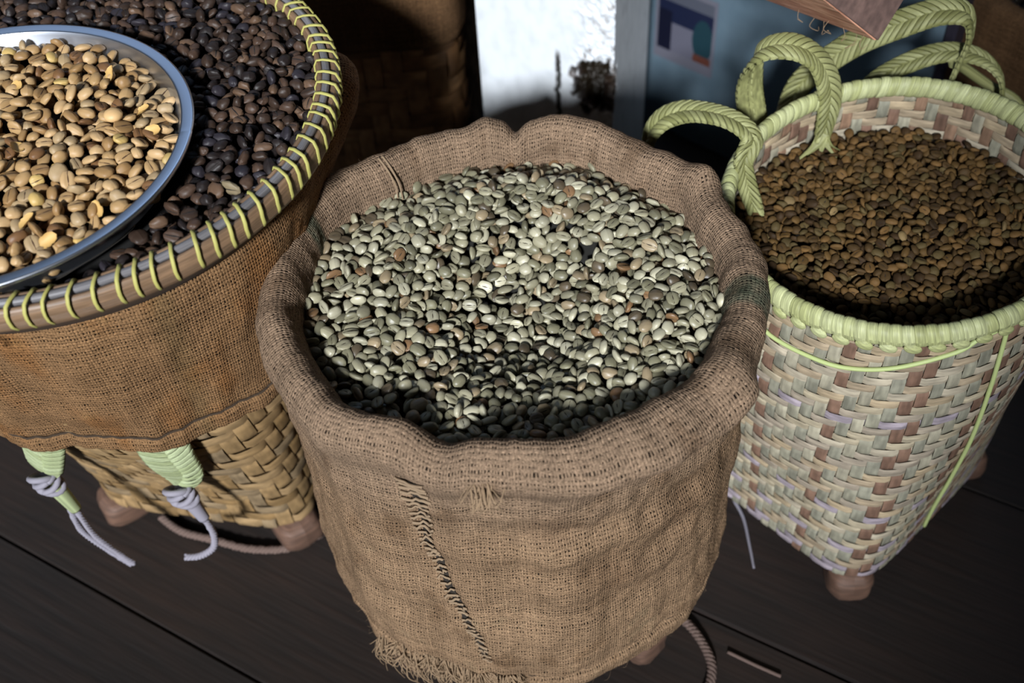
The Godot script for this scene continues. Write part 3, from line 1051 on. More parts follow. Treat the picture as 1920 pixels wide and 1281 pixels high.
func middle_sack() -> void:
	var t := thing("burlap_sack", MS * Vector3(1, 0, 1), "large brown burlap sack with rolled rim and ladder seam, full of green beans", "sack")
	var top := Vector3(0, MS.y, 0)
	var pr := [Vector2(-0.0230, -0.10), Vector2(-0.0200, -0.06), Vector2(-0.0160, -0.032), Vector2(-0.0120, -0.013), Vector2(-0.0065, -0.003), Vector2(0, 0), Vector2(0.0070, -0.003), Vector2(0.0112, -0.011), Vector2(0.0125, -0.024),
		Vector2(0.0115, -0.042), Vector2(0.0100, -0.065), Vector2(0.0090, -0.09), Vector2(0.0085, -0.12), Vector2(0.0085, -0.15), Vector2(0.0092, -0.18), Vector2(0.0102, -0.21), Vector2(0.0112, -0.235), Vector2(0.0116, -0.255), Vector2(0.0114, -0.268), Vector2(0.0112, -0.274), Vector2(0.0118, -0.281), Vector2(0.0108, -0.293), Vector2(0.0080, -0.297), Vector2(0.0065, -0.285)]
	var g := sack("cloth", t, top, mid_R, mid_Y, pr, mid_disp, mid_tint, M.burlap, 420, 8)
	var P: PackedVector3Array = g[0]
	var nu: int = g[1]
	var nv: int = g[2]
	var find := func(phi: float, y: float) -> Vector3:
		var i := posmod(int(round(phi / TAU * (nu - 1))), nu - 1)
		var best := P[i]
		for j in range(nv / 4, nv - 10):
			var q: Vector3 = P[j * nu + i]
			if absf(q.y - y) < absf(best.y - y) or j == nv / 4: best = q
		return best
	# the ladder of threads along the open seam
	var gap := MB.new()
	var Q := PackedVector3Array(); var W := PackedVector3Array(); var H := PackedVector3Array()
	for k in 40:
		var y := lerpf(0.345, 0.12, k / 39.0)
		var phi := deg_to_rad(seam_deg(y - 0.375))
		var c: Vector3 = find.call(phi, y)
		var out := Vector3(cos(phi), 0.1, sin(phi)).normalized()
		Q.append(c + out * 0.0006)
		W.append(Vector3(-sin(phi), 0, cos(phi)) * lerpf(0.0060, 0.0030, smoothstep(0.0, 0.45, k / 39.0)))
		H.append(out * 0.0005)
	gap.ribbon(Q, W, H, prof(FLAT6))
	part("open_seam", gap.done(), M.dark_gap, t)
	for k in 38:
		var y := lerpf(0.347, 0.118, k / 37.0) + rng.randf_range(-0.0008, 0.0008)
		var phi := deg_to_rad(seam_deg(y - 0.375))
		var wd := lerpf(0.0095, 0.0045, smoothstep(0.0, 0.45, k / 37.0))
		var mb := MB.new()
		var c0 := PackedVector3Array()
		for q in 7:
			var f := q / 6.0 * 2 - 1
			var ph := phi + f * wd / 0.167
			var c: Vector3 = find.call(ph, y - f * 0.0012)
			c0.append(c + Vector3(cos(ph), 0, sin(ph)) * (0.0012 + 0.0012 * (1 - f * f)))
		cord(mb, c0, rng.randf_range(0.0007, 0.0011), 6)
		part("seam_thread", mb.done(), M.thread, t)
	# dark running stitch along the hem
	for k in 96:
		var phi := TAU * k / 96 + 0.01
		if sin(phi) < -0.35: continue
		var mb := MB.new()
		var c0 := PackedVector3Array()
		for q in 5:
			var ph := phi + (q / 4.0 - 0.5) * TAU / 96 * 0.8
			var yy := 0.101 + 0.010 * nz3(cos(ph) * 1.6, 11.0, sin(ph) * 1.6) - 0.012 * bell(ph, 95, 0.6)
			var c: Vector3 = find.call(ph, yy)
			c0.append(c + Vector3(cos(ph), 0, sin(ph)) * (0.0006 + 0.0008 * sin(PI * q / 4.0)))
		cord(mb, c0, 0.0013, 6)
		part("hem_stitch", mb.done(), M.stitch_dark, t)
	# a pulled thread hanging over the far left of the rim
	for k in 2:
		var phi := deg_to_rad(-127.0 + k * 1.2)
		var o := Vector3(cos(phi), 0, sin(phi))
		var r := mid_R(phi)
		var yy := 0.375 + mid_Y(phi)
		var th := MB.new()
		cord(th, curve([o * r + Vector3(0, yy + 0.001, 0), o * (r - 0.010) + Vector3(0, yy - 0.004, 0), o * (r - 0.0165) + Vector3(0.001, yy - 0.014, 0.001), o * (r - 0.019) + Vector3(0.001 * k, yy - 0.024 - 0.003 * k, 0.002)], 6), 0.0010, 6, 0.4)
		part("pulled_thread", th.done(), M.thread, t)
	# frayed tuft on the roll and frayed fringe at the hem
	var tuft := MB.new()
	for k in 34:
		var phi := deg_to_rad(98.0 + rng.randfn(0, 1.3))
		var a: Vector3 = find.call(phi, 0.357 + rng.randf_range(-0.005, 0.004))
		var out := Vector3(cos(phi), 0, sin(phi))
		var tn := Vector3(-sin(phi), 0, cos(phi))
		var e := a + out * rng.randf_range(0.003, 0.009) + tn * rng.randf_range(-0.010, 0.010) + Vector3(0, rng.randf_range(-0.020, -0.006), 0)
		cord(tuft, curve([a, (a + e) / 2 + out * 0.005 + tn * rng.randf_range(-0.003, 0.003), e], 5), rng.randf_range(0.0003, 0.0008), 5, 0.6)
	part("frayed_tuft", tuft.done(), M.fibre, t)
	var fr := MB.new()
	for k in 420:
		var w := pow(rng.randf(), 0.8)
		var phi := deg_to_rad(lerpf(137.0, 94.0, w))
		var a: Vector3 = find.call(phi, 0.090 + rng.randf_range(-0.006, 0.004))
		var out := Vector3(cos(phi), 0, sin(phi))
		var tn := Vector3(-sin(phi), 0, cos(phi))
		a += out * rng.randf_range(-0.001, 0.002)
		var e := a + out * rng.randf_range(0.000, 0.010) + tn * rng.randf_range(-0.020, 0.012) + Vector3(0, -rng.randf_range(0.006, 0.030) * (0.5 + 0.7 * sin(w * PI)), 0)
		cord(fr, curve([a, (a + e) / 2 + out * rng.randf_range(0.001, 0.007), e], 4), rng.randf_range(0.0003, 0.0008), 4, 0.6)
	var fo := part("frayed_fringe", fr.done(), M.fibre, t)
	fo.set_meta("kind", "stuff")
	fuzz(t, P, nu, nv, 2600, 0.0055)

# loose hairs that stand off the cloth
func fuzz(t: Node3D, P: PackedVector3Array, nu: int, nv: int, n: int, length: float) -> void:
	var mb := MB.new()
	cord(mb, curve([Vector3.ZERO, Vector3(0.25, 0.45, 0), Vector3(0.75, 0.75, 0.15), Vector3(1.1, 0.55, 0.4)], 3), 0.013, 3, 0.5)
	var mm := MultiMesh.new()
	mm.transform_format = MultiMesh.TRANSFORM_3D
	mm.mesh = mb.done()
	mm.instance_count = n
	for k in n:
		var j := rng.randi_range(nv / 8, nv - 6)
		var i := rng.randi_range(0, nu - 2)
		var p := P[j * nu + i]
		var du := (P[j * nu + i + 1] - p).normalized()
		var dv := (P[(j + 1) * nu + i] - p).normalized()
		var n_ := dv.cross(du).normalized()
		var b := Basis(du, n_, du.cross(n_)) * Basis(Vector3.UP, rng.randf() * TAU) * Basis(Vector3.BACK, rng.randf_range(-0.5, 0.5))
		mm.set_instance_transform(k, Transform3D(b.scaled_local(Vector3.ONE * length * rng.randf_range(0.5, 1.5)), p))
	var o := MultiMeshInstance3D.new()
	o.multimesh = mm
	o.material_override = M.fibre
	put(o, "loose_hairs", t)
	o.set_meta("kind", "stuff")

func middle_wall(phi: float, t: float) -> Vector3:
	var r := lerpf(square_r(phi, deg_to_rad(2.0), 0.112, 6.0), 0.148, smoothstep(0.0, 0.5, t))
	return Vector3(r * cos(phi), 0.036 + 0.30 * t, r * sin(phi))

func middle_basket() -> void:
	var t := thing("woven_basket", MS * Vector3(1, 0, 1), "woven bamboo basket hidden inside the middle burlap sack, its feet showing below the hem", "basket")
	weave(t, middle_wall, 60, 24, 0.0, 1.0, 0.0014, 0.0006, M.tan, M.weft, any_strip, 0.0, TAU, 2)
	for c in [47.0, 137.0, 227.0, 317.0]:
		var d := Vector3(cos(deg_to_rad(c)), 0, sin(deg_to_rad(c)))
		foot(t, d * 0.132 + Vector3(0, 0.019, 0), Vector3(0.022, 0.02, 0.02), deg_to_rad(-c), int(c))

const LC := Vector3(-0.300, 0.42, -0.648)

func left_R(phi: float) -> float:
	return 0.163 + 0.003 * sin(phi * 3) + 0.004 * nz3(cos(phi) * 2, sin(phi) * 2, 9) + 0.036 * bell(phi, -14, 0.24)

func left_Y(phi: float) -> float:
	return 0.004 * nz3(cos(phi) * 2 + 4, sin(phi) * 2, 3) + 0.012 * bell(phi, -16, 0.2)

func left_disp(phi: float, s: float, p: Vector3) -> Vector3:
	var d := Vector3.ZERO
	var low := smoothstep(-0.02, -0.08, p.y)
	d.x += 0.0055 * nz3(cos(phi) * 3.2, s * 5, sin(phi) * 3.2) * low + 0.0035 * sin(phi * 9 + s * 8) * low * 0.6
	d.x += 0.0015 * nz3(cos(phi) * 8, s * 25, sin(phi) * 8)
	d.x -= 0.034 * bell(phi, -14, 0.28) * smoothstep(-0.01, -0.09, p.y)
	d.x -= 0.003 * exp(-pow((p.y + 0.163) / 0.003, 2))
	d.y += 0.006 * nz3(cos(phi) * 1.4, 5.0, sin(phi) * 1.4) * smoothstep(-0.1, -0.18, p.y)
	return d

func left_tint(phi: float, s: float, p: Vector3) -> Color:
	var g := 0.90 + 0.25 * nz3(cos(phi) * 3.0 + 3, s * 14, sin(phi) * 3.0) + 0.1 * nz3(cos(phi) * 12, s * 50, sin(phi) * 12)
	var c := Color(g, g, g)
	c = c * Color(1, 1, 1).lerp(Color(1.0, 0.80, 0.58), smoothstep(0.0, 0.5, nz3(cos(phi) * 3 + 5, s * 8, sin(phi) * 3 + 2)) * 0.7)
	c = c * Color(1, 1, 1).lerp(Color(0.74, 0.84, 0.80), bell(phi, 62, 0.05) * 0.6)
	return Color(clampf(c.r, 0, 1), clampf(c.g, 0, 1), clampf(c.b, 0, 1))

func left_cover() -> void:
	var t := thing("burlap_cover", LC * Vector3(1, 0, 1), "old orange-brown burlap cover draped over the left basket under the tray", "sack cover")
	var pr := [Vector2(-0.030, -0.06), Vector2(-0.020, -0.03), Vector2(-0.014, -0.01), Vector2(-0.007, -0.002), Vector2(0, 0), Vector2(0.007, -0.004), Vector2(0.011, -0.014), Vector2(0.011, -0.03), Vector2(0.008, -0.05), Vector2(0.004, -0.075), Vector2(0.0, -0.10), Vector2(-0.005, -0.13), Vector2(-0.0095, -0.148), Vector2(-0.0105, -0.158), Vector2(-0.0108, -0.163), Vector2(-0.011, -0.168), Vector2(-0.012, -0.178), Vector2(-0.0145, -0.180), Vector2(-0.015, -0.17)]
	var g := sack("cloth", t, Vector3(0, LC.y, 0), left_R, left_Y, pr, left_disp, left_tint, M.burlap_old, 320, 7)
	var P: PackedVector3Array = g[0]
	var nu: int = g[1]
	for k in 80:
		var phi := TAU * k / 80
		if sin(phi) < -0.2: continue
		var mb := MB.new()
		var c0 := PackedVector3Array()
		for q in 5:
			var ph := phi + (q / 4.0 - 0.5) * TAU / 80 * 0.85
			var i := posmod(int(round(ph / TAU * (nu - 1))), nu - 1)
			var best := P[i]
			var yy := 0.42 - 0.163 + 0.006 * nz3(cos(ph) * 1.4, 5.0, sin(ph) * 1.4)
			for j in range(40, int(g[2]) - 16):
				if absf(P[j * nu + i].y - yy) < absf(best.y - yy): best = P[j * nu + i]
			c0.append(best + Vector3(cos(ph), 0, sin(ph)) * (0.0005 + 0.0008 * sin(PI * q / 4.0)))
		cord(mb, c0, 0.0010, 6)
		part("hem_stitch", mb.done(), M.stitch_dark, t)
	fuzz(t, P, nu, g[2], 900, 0.005)

# ---------------------------------------------------------------- tray and pan
const TR := Vector3(-0.303, 0.45, -0.643)
const TRR := 0.19

func tray() -> void:
	var t := thing("winnowing_tray", Vector3(TR.x, 0, TR.z), "round bamboo winnowing tray bound with yellow cord, heaped with dark dried coffee", "tray")
	var mb := MB.new()
	var P := PackedVector3Array(); var T := PackedVector2Array()
	var pr := [Vector2(0.0, 0.402), Vector2(0.10, 0.403), Vector2(0.155, 0.407), Vector2(0.176, 0.416), Vector2(0.1855, 0.432), Vector2(0.187, 0.449)]
	var under := [Vector2(0.189, 0.449), Vector2(0.1875, 0.431), Vector2(0.178, 0.413), Vector2(0.156, 0.404), Vector2(0.10, 0.4), Vector2(0.0, 0.399)]
	for q in pr + under:
		for i in 97:
			var a := TAU * i / 96
			P.append(Vector3(q.x * cos(a), q.y, q.x * sin(a)))
			T.append(Vector2(i / 12.0, q.x * 10))
	mb.grid(P, T, PackedColorArray(), 97, 12, true)
	part("woven_bed", mb.done(), M.tray_weave, t)
	hoop(t, "outer_hoop", 0.1935, 0.4405, 0.0032, 0.0085, M.bamboo)
	hoop(t, "edge_band", 0.1885, 0.4490, 0.0026, 0.0028, M.bamboo_grey)
	hoop(t, "inner_hoop", 0.1840, 0.4440, 0.0028, 0.0065, M.bamboo)
	# lashings
	var n := 98
	for k in n:
		var b := MB.new()
		var Q := PackedVector3Array()
		var sk := rng.randf_range(-0.004, 0.004)
		for q in 14:
			var a := TAU * q / 14
			var x := 0.0098 * cos(a)
			var y := 0.0108 * sin(a)
			# squarish loop round the three hoops
			var w := pow(pow(absf(cos(a)), 4) + pow(absf(sin(a)), 4), -0.25)
			var phi := TAU * (k + 0.15 * sin(k * 1.3)) / n + 0.020 * cos(a) + sk
			var r := 0.1892 + x * w * 0.86
			Q.append(Vector3(r * cos(phi), 0.4425 + y * w * 0.93, r * sin(phi)))
		var W := PackedVector3Array(); var H := PackedVector3Array()
		for q in 14:
			var tn := (Q[(q + 1) % 14] - Q[(q + 13) % 14]).normalized()
			var o := (Q[q] - Vector3(0.1892 * cos(TAU * k / n), 0.4425, 0.1892 * sin(TAU * k / n))).normalized()
			o = (o - tn * o.dot(tn)).normalized()
			H.append(o * 0.0008)
			W.append(tn.cross(o) * 0.0013)
		b.ribbon(Q, W, H, round_prof(8), true)
		part("lashing", b.done(), M.cord_yellow, t)
	var tail := MB.new()
	cord(tail, curve([Vector3(0.0, 0.432, 0.2005), Vector3(0.002, 0.424, 0.206), Vector3(0.006, 0.417, 0.204), Vector3(0.004, 0.408, 0.199)], 6), 0.0010, 6)
	var o := part("cord_end", tail.done(), M.cord_yellow, t)
	o.rotation.y = -0.12

func hoop(t: Node3D, called: String, R: float, y: float, hw: float, hh: float, m: Material) -> void:
	var Q := PackedVector3Array(); var W := PackedVector3Array(); var H := PackedVector3Array()
	for i in 120:
		var a := TAU * i / 120
		var d := Vector3(cos(a), 0, sin(a))
		var k := 1.0 + 0.05 * nz3(cos(a) * 9, sin(a) * 9, R * 100)
		Q.append(d * R + Vector3(0, y, 0))
		W.append(d * hw * k)
		H.append(Vector3.UP * hh * k)
	var mb := MB.new()
	var pf := PackedVector2Array()
	for i in 12:
		var a := TAU * i / 12
		var w := pow(pow(absf(cos(a)), 3) + pow(absf(sin(a)), 3), -1.0 / 3)
		pf.append(Vector2(cos(a), sin(a)) * w)
	mb.ribbon(Q, W, H, pf, true, true, 0.2)
	part(called, mb.done(), m, t)

const PN := Vector3(-0.3305, 0.465, -0.582)

func pan() -> void:
	var t := thing("steel_pan", PN, "stainless steel pan with flat lip, full of tan beans, sunk into dark dried coffee", "pan")
	var prf := [Vector2(0.1366, -0.0022), Vector2(0.1372, -0.0008), Vector2(0.1366, 0.0004), Vector2(0.1355, 0.0005), Vector2(0.1300, 0.0001), Vector2(0.1286, -0.0004), Vector2(0.1276, -0.0026), Vector2(0.1252, -0.010), Vector2(0.1206, -0.020), Vector2(0.1130, -0.029), Vector2(0.1020, -0.0345), Vector2(0.085, -0.036), Vector2(0.04, -0.0362), Vector2(0.0, -0.0362),
		Vector2(0.0, -0.0372), Vector2(0.085, -0.037), Vector2(0.1026, -0.0355), Vector2(0.1140, -0.0298), Vector2(0.1221, -0.0206), Vector2(0.1271, -0.0104), Vector2(0.1294, -0.0036), Vector2(0.1308, -0.0014), Vector2(0.1340, -0.0008), Vector2(0.1366, -0.0022)]
	var P := PackedVector3Array(); var T := PackedVector2Array()
	for q in prf:
		for i in 145:
			var a := TAU * i / 144
			P.append(Vector3(q.x * cos(a), q.y, q.x * sin(a)))
			T.append(Vector2(i / 144.0, q.x))
	var lip := MB.new()
	lip.grid(P.slice(0, 145 * 6), T.slice(0, 145 * 6), PackedColorArray(), 145, 6, false)
	part("flat_lip", lip.done(), M.steel, t)
	var bowl := MB.new()
	bowl.grid(P.slice(145 * 5), T.slice(145 * 5), PackedColorArray(), 145, prf.size() - 5, false)
	part("bowl", bowl.done(), M.steel, t)

# ---------------------------------------------------------------- things behind
const BB := Vector3(-0.205, 0, -1.19)

func back_wall_pt(phi: float, t: float) -> Vector3:
	var r := square_r(phi, deg_to_rad(4.0), 0.186, 9.0)
	return Vector3(r * cos(phi), 0.03 + 0.62 * t, r * sin(phi))

func back_basket() -> void:
	var t := thing("tall_basket", BB, "tall dark brown woven basket standing behind the left tray, next to the white post", "basket")
	weave(t, back_wall_pt, 72, 34, 0.0, 1.0, 0.0016, 0.0007, M.brown, M.brown, any_strip, 0.0, TAU, 2)
	var c := thing("burlap_wrap", BB, "dark brown burlap wrapped round the upper part of the tall basket behind", "sack cover")
	var pr := [Vector2(-0.012, -0.08), Vector2(-0.006, -0.01), Vector2(0, 0), Vector2(0.006, -0.006), Vector2(0.008, -0.03), Vector2(0.008, -0.1), Vector2(0.008, -0.2), Vector2(0.0075, -0.3), Vector2(0.007, -0.37), Vector2(0.007, -0.41), Vector2(0.005, -0.412)]
	var Rf := func(phi: float) -> float: return square_r(phi, deg_to_rad(4.0), 0.186, 9.0)
	var Yf := func(_p: float) -> float: return 0.0
	var df := func(phi: float, s: float, _p: Vector3) -> Vector3: return Vector3(0.003 * nz3(cos(phi) * 4, s * 6, sin(phi) * 4), 0, 0)
	var tf := func(phi: float, s: float, _p: Vector3) -> Color:
		var g := 0.85 + 0.3 * nz3(cos(phi) * 4, s * 9, sin(phi) * 4)
		return Color(g, g, g)
	sack("cloth", c, Vector3(0, 0.655, 0), Rf, Yf, pr, df, tf, M.burlap_dark, 240, 5)

func blue_board() -> void:
	var a := Vector3(0.185, 0, -1.165)
	var b := Vector3(0.437, 0, -0.918)
	var len := a.distance_to(b)
	var yaw := -atan2((b - a).z, (b - a).x)
	var t := thing("blue_board", a, "blue-grey painted board standing behind the right basket with a printed sticker", "board")
	t.rotation.y = yaw
	var mb := MB.new()
	box(mb, Vector3(0, 0, -0.022), Vector3(len, 1.5, 0), 0.002)
	part("painted_panel", flat_mesh(mb), M.blue, t)
	var ed := MB.new()
	box(ed, Vector3(len + 0.0005, 0, -0.024), Vector3(len + 0.012, 1.5, 0.001), 0.002)
	part("edge_strip", flat_mesh(ed), M.blue_edge, t)
	# the sticker
	var W := 128
	var H := 160
	var im := Image.create_empty(W, H, false, Image.FORMAT_RGB8)
	for y in H:
		for x in W:
			var u := float(x) / W
			var v := float(y) / H
			var c := Color(0.33, 0.33, 0.37)
			if u > 0.05 and u < 0.95 and v > 0.05 and v < 0.86:
				c = Color(0.31, 0.31, 0.36)
				if u < 0.28 and v > 0.33: c = Color(0.04, 0.05, 0.11)
				elif v > 0.20 and v < 0.47: c = Color(0.07, 0.09, 0.17)
				elif v <= 0.2: c = Color(0.25, 0.26, 0.30)
				if Vector2((u - 0.80) / 0.17, (v - 0.56) / 0.27).length() < 1.0: c = Color(0.08, 0.17, 0.20)
				if u > 0.66 and v > 0.76: c = Color(0.30, 0.17, 0.14)
			im.set_pixel(x, y, c)
	var sk := MB.new()
	box(sk, Vector3(0.016, 0.105, 0.0004), Vector3(0.100, 0.205, 0.0012), 0.0)
	var st := part("sticker", flat_mesh(sk), mat(Color.WHITE, 0.4, tex(im)), t)
	st.set_meta("label", "printed sticker with dark blue blocks and a teal oval")
	for i in 0: pass
	var ms: ArrayMesh = st.mesh
	var arr := ms.surface_get_arrays(0)
	var vv: PackedVector3Array = arr[Mesh.ARRAY_VERTEX]
	var uu: PackedVector2Array = arr[Mesh.ARRAY_TEX_UV]
	for i in vv.size(): uu[i] = Vector2((vv[i].x - 0.016) / 0.084, 1.0 - (vv[i].y - 0.105) / 0.10)
	arr[Mesh.ARRAY_TEX_UV] = uu
	var nm := ArrayMesh.new()
	nm.add_surface_from_arrays(Mesh.PRIMITIVE_TRIANGLES, arr)
	st.mesh = nm

const BR := Vector3(0.66, 0, -1.02)

func back_right() -> void:
	var t := thing("burlap_sack", BR, "dark brown burlap sack of dark beans standing in the far right corner", "sack")
	var Rf := func(phi: float) -> float: return 0.17 + 0.004 * sin(phi * 4)
	var Yf := func(phi: float) -> float: return 0.004 * sin(phi * 3)
	var df := func(phi: float, s: float, _p: Vector3) -> Vector3: return Vector3(0.004 * nz3(cos(phi) * 3, s * 8, sin(phi) * 3 + 4), 0, 0)
	var tf := func(phi: float, s: float, _p: Vector3) -> Color:
		var g := 0.85 + 0.3 * nz3(cos(phi) * 4, s * 9, sin(phi) * 4)
		return Color(g, g, g)
	sack("cloth", t, Vector3(0, 0.27, 0), Rf, Yf, [Vector2(-0.02, -0.12), Vector2(-0.018, -0.04), Vector2(-0.01, -0.005), Vector2(0, 0), Vector2(0.01, -0.006), Vector2(0.014, -0.03), Vector2(0.012, -0.1), Vector2(0.008, -0.18), Vector2(0.0, -0.262), Vector2(-0.03, -0.268), Vector2(-0.17, -0.268)], df, tf, M.burlap_dark, 200, 5)

func beam() -> void:
	var e1 := Vector3(-0.41, -0.25, -0.88).normalized()
	var e2 := Vector3(-0.735, 0.66, 0.14)
	e2 = (e2 - e1 * e2.dot(e1)).normalized()
	var e3 := Vector3(0.55, 0.70, -0.455)
	e3 = (e3 - e1 * e3.dot(e1) - e2 * e3.dot(e2)).normalized()
	var a := Vector3(0.285, 0.414, -0.7)
	var t := thing("wooden_rail", a, "rough reddish wooden rail with a dark sawn end, jutting in above the right basket", "rail")
	var x := Transform3D(Basis(e1, e2, e3), Vector3.ZERO)
	var mb := MB.new()
	box(mb, Vector3(0.001, 0, 0), Vector3(0.345, 0.072, 0.14), 0.0012, x)
	part("timber", flat_mesh(mb), M.red_wood, t)
	var en := MB.new()
	box(en, Vector3(-0.0012, 0.0008, 0.0008), Vector3(0.0012, 0.0712, 0.1392), 0.0006, x)
	part("sawn_end", flat_mesh(en), M.red_end, t)
	var ch := MB.new()
	cord(ch, PackedVector3Array([x * Vector3(-0.0018, 0.030, 0.036), x * Vector3(-0.0018, 0.027, 0.047)]), 0.0022, 6)
	part("splinter", ch.done(), M.lime[0], t)
	var fb := MB.new()
	for k in 7:
		var s := x * Vector3(0.01 + k * 0.012, rng.randf_range(0, 0.01), 0.0)
		cord(fb, curve([s, s + Vector3(rng.randf_range(-0.004, 0.002), -0.006, 0.002), s + Vector3(rng.randf_range(-0.010, 0.004), -0.008, 0.006), s + Vector3(rng.randf_range(-0.006, 0.006), -0.003, 0.008)], 4), 0.00022, 4)
	var f := part("loose_fibres", fb.done(), M.fibre, t)
	f.set_meta("kind", "stuff")

func ropes() -> void:
	var mb := MB.new()
	rope(mb, curve([Vector3(-0.345, 0.005, -0.60), Vector3(-0.324, 0.0045, -0.583), Vector3(-0.292, 0.0045, -0.571), Vector3(-0.255, 0.0045, -0.558), Vector3(-0.216, 0.0045, -0.557), Vector3(-0.184, 0.0045, -0.575), Vector3(-0.165, 0.0045, -0.60), Vector3(-0.155, 0.0045, -0.64)], 14), 0.0042, 0.012)
	tag(part("rope", mb.done(), M.rope_brown), "brown twisted rope curving on the floor in front of the left basket", "rope")
	var m2 := MB.new()
	rope(m2, curve([Vector3(0.112, 0.0045, -0.47), Vector3(0.135, 0.0045, -0.452), Vector3(0.147, 0.0045, -0.426), Vector3(0.148, 0.0045, -0.407), Vector3(0.138, 0.0045, -0.385), Vector3(0.12, 0.0045, -0.37)], 14), 0.0042, 0.012)
	tag(part("rope", m2.done(), M.rope_brown), "grey rope end looping on the dark floor right of the middle sack", "rope")
	var m3 := MB.new()
	cord(m3, curve([Vector3(0.198, 0.003, -0.575), Vector3(0.203, 0.0025, -0.555), Vector3(0.203, 0.0025, -0.526), Vector3(0.2025, 0.002, -0.503)], 6), 0.0018, 8, 0.4)
	tag(part("string", m3.done(), M.lavender), "short pale string lying on the floor between middle sack and right basket", "string")
	var m4 := MB.new()
	cord(m4, curve([Vector3(0.165, 0.002, -0.425), Vector3(0.185, 0.002, -0.412), Vector3(0.205, 0.002, -0.40)], 6), 0.0016, 8)
	tag(part("string", m4.done(), M.rope_brown), "thin dark straw on the floor beside the grey rope end", "straw")

# ---------------------------------------------------------------- beans
func bean_shape(kind: String, a: float, b: float, c: float, crease: float, seed_: int, lump := 0.05) -> Array:
	var mb := MB.new()
	var P := PackedVector3Array(); var T := PackedVector2Array()
	var nu := 18
	var nv := 14
	for j in nv + 1:
		var la := PI * j / nv - PI / 2        # pole to pole along x
		for i in nu + 1:
			var lo := TAU * i / nu
			var cl := pow(maxf(cos(la), 0.0), 0.8)
			var p := Vector3(sin(la), cl * cos(lo), cl * sin(lo))
			var q := 1.0 + lump * nz3(p.x * 1.3 + seed_ * 5.3, p.y * 1.3, p.z * 1.3)
			var y := p.y
			var low := smoothstep(0.1, -0.25, y)
			if y < 0: y *= lerpf(1.0, 0.58, low)
			var zc := p.z - 0.10 * sin(p.x * 2.6)
			if y < 0: y += crease * exp(-pow(zc / 0.17, 2)) * (1.0 - pow(absf(p.x), 4)) * low
			P.append(Vector3(p.x * a, y * c * (1.0 + 0.06 * p.x), p.z * b * (1.0 + 0.08 * p.x)) * q)
			T.append(Vector2(float(i) / nu, float(j) / nv))
	mb.grid(P, T, PackedColorArray(), nu + 1, nv + 1, false)
	var body := mb.done()
	var cm := MB.new()
	var Q := PackedVector3Array(); var W := PackedVector3Array(); var H := PackedVector3Array()
	for k in 9:
		var x := (k / 8.0 * 2 - 1) * 0.96
		var z := 0.10 * sin(x * 2.6)
		var yy := -0.58 * pow(maxf(0.0, 1 - x * x), 0.4) + crease * (1.0 - pow(absf(x), 4))
		Q.append(Vector3(x * a, minf(yy, -0.02) * c * (1.0 + 0.06 * x) - c * 0.05, z * b))
		W.append(Vector3(0, 0, b * 0.095 * (1.05 - x * x)))
		H.append(Vector3(0, c * 0.05, 0))
	cm.ribbon(Q, W, H, prof(ROUND6))
	return [body, cm.done()]

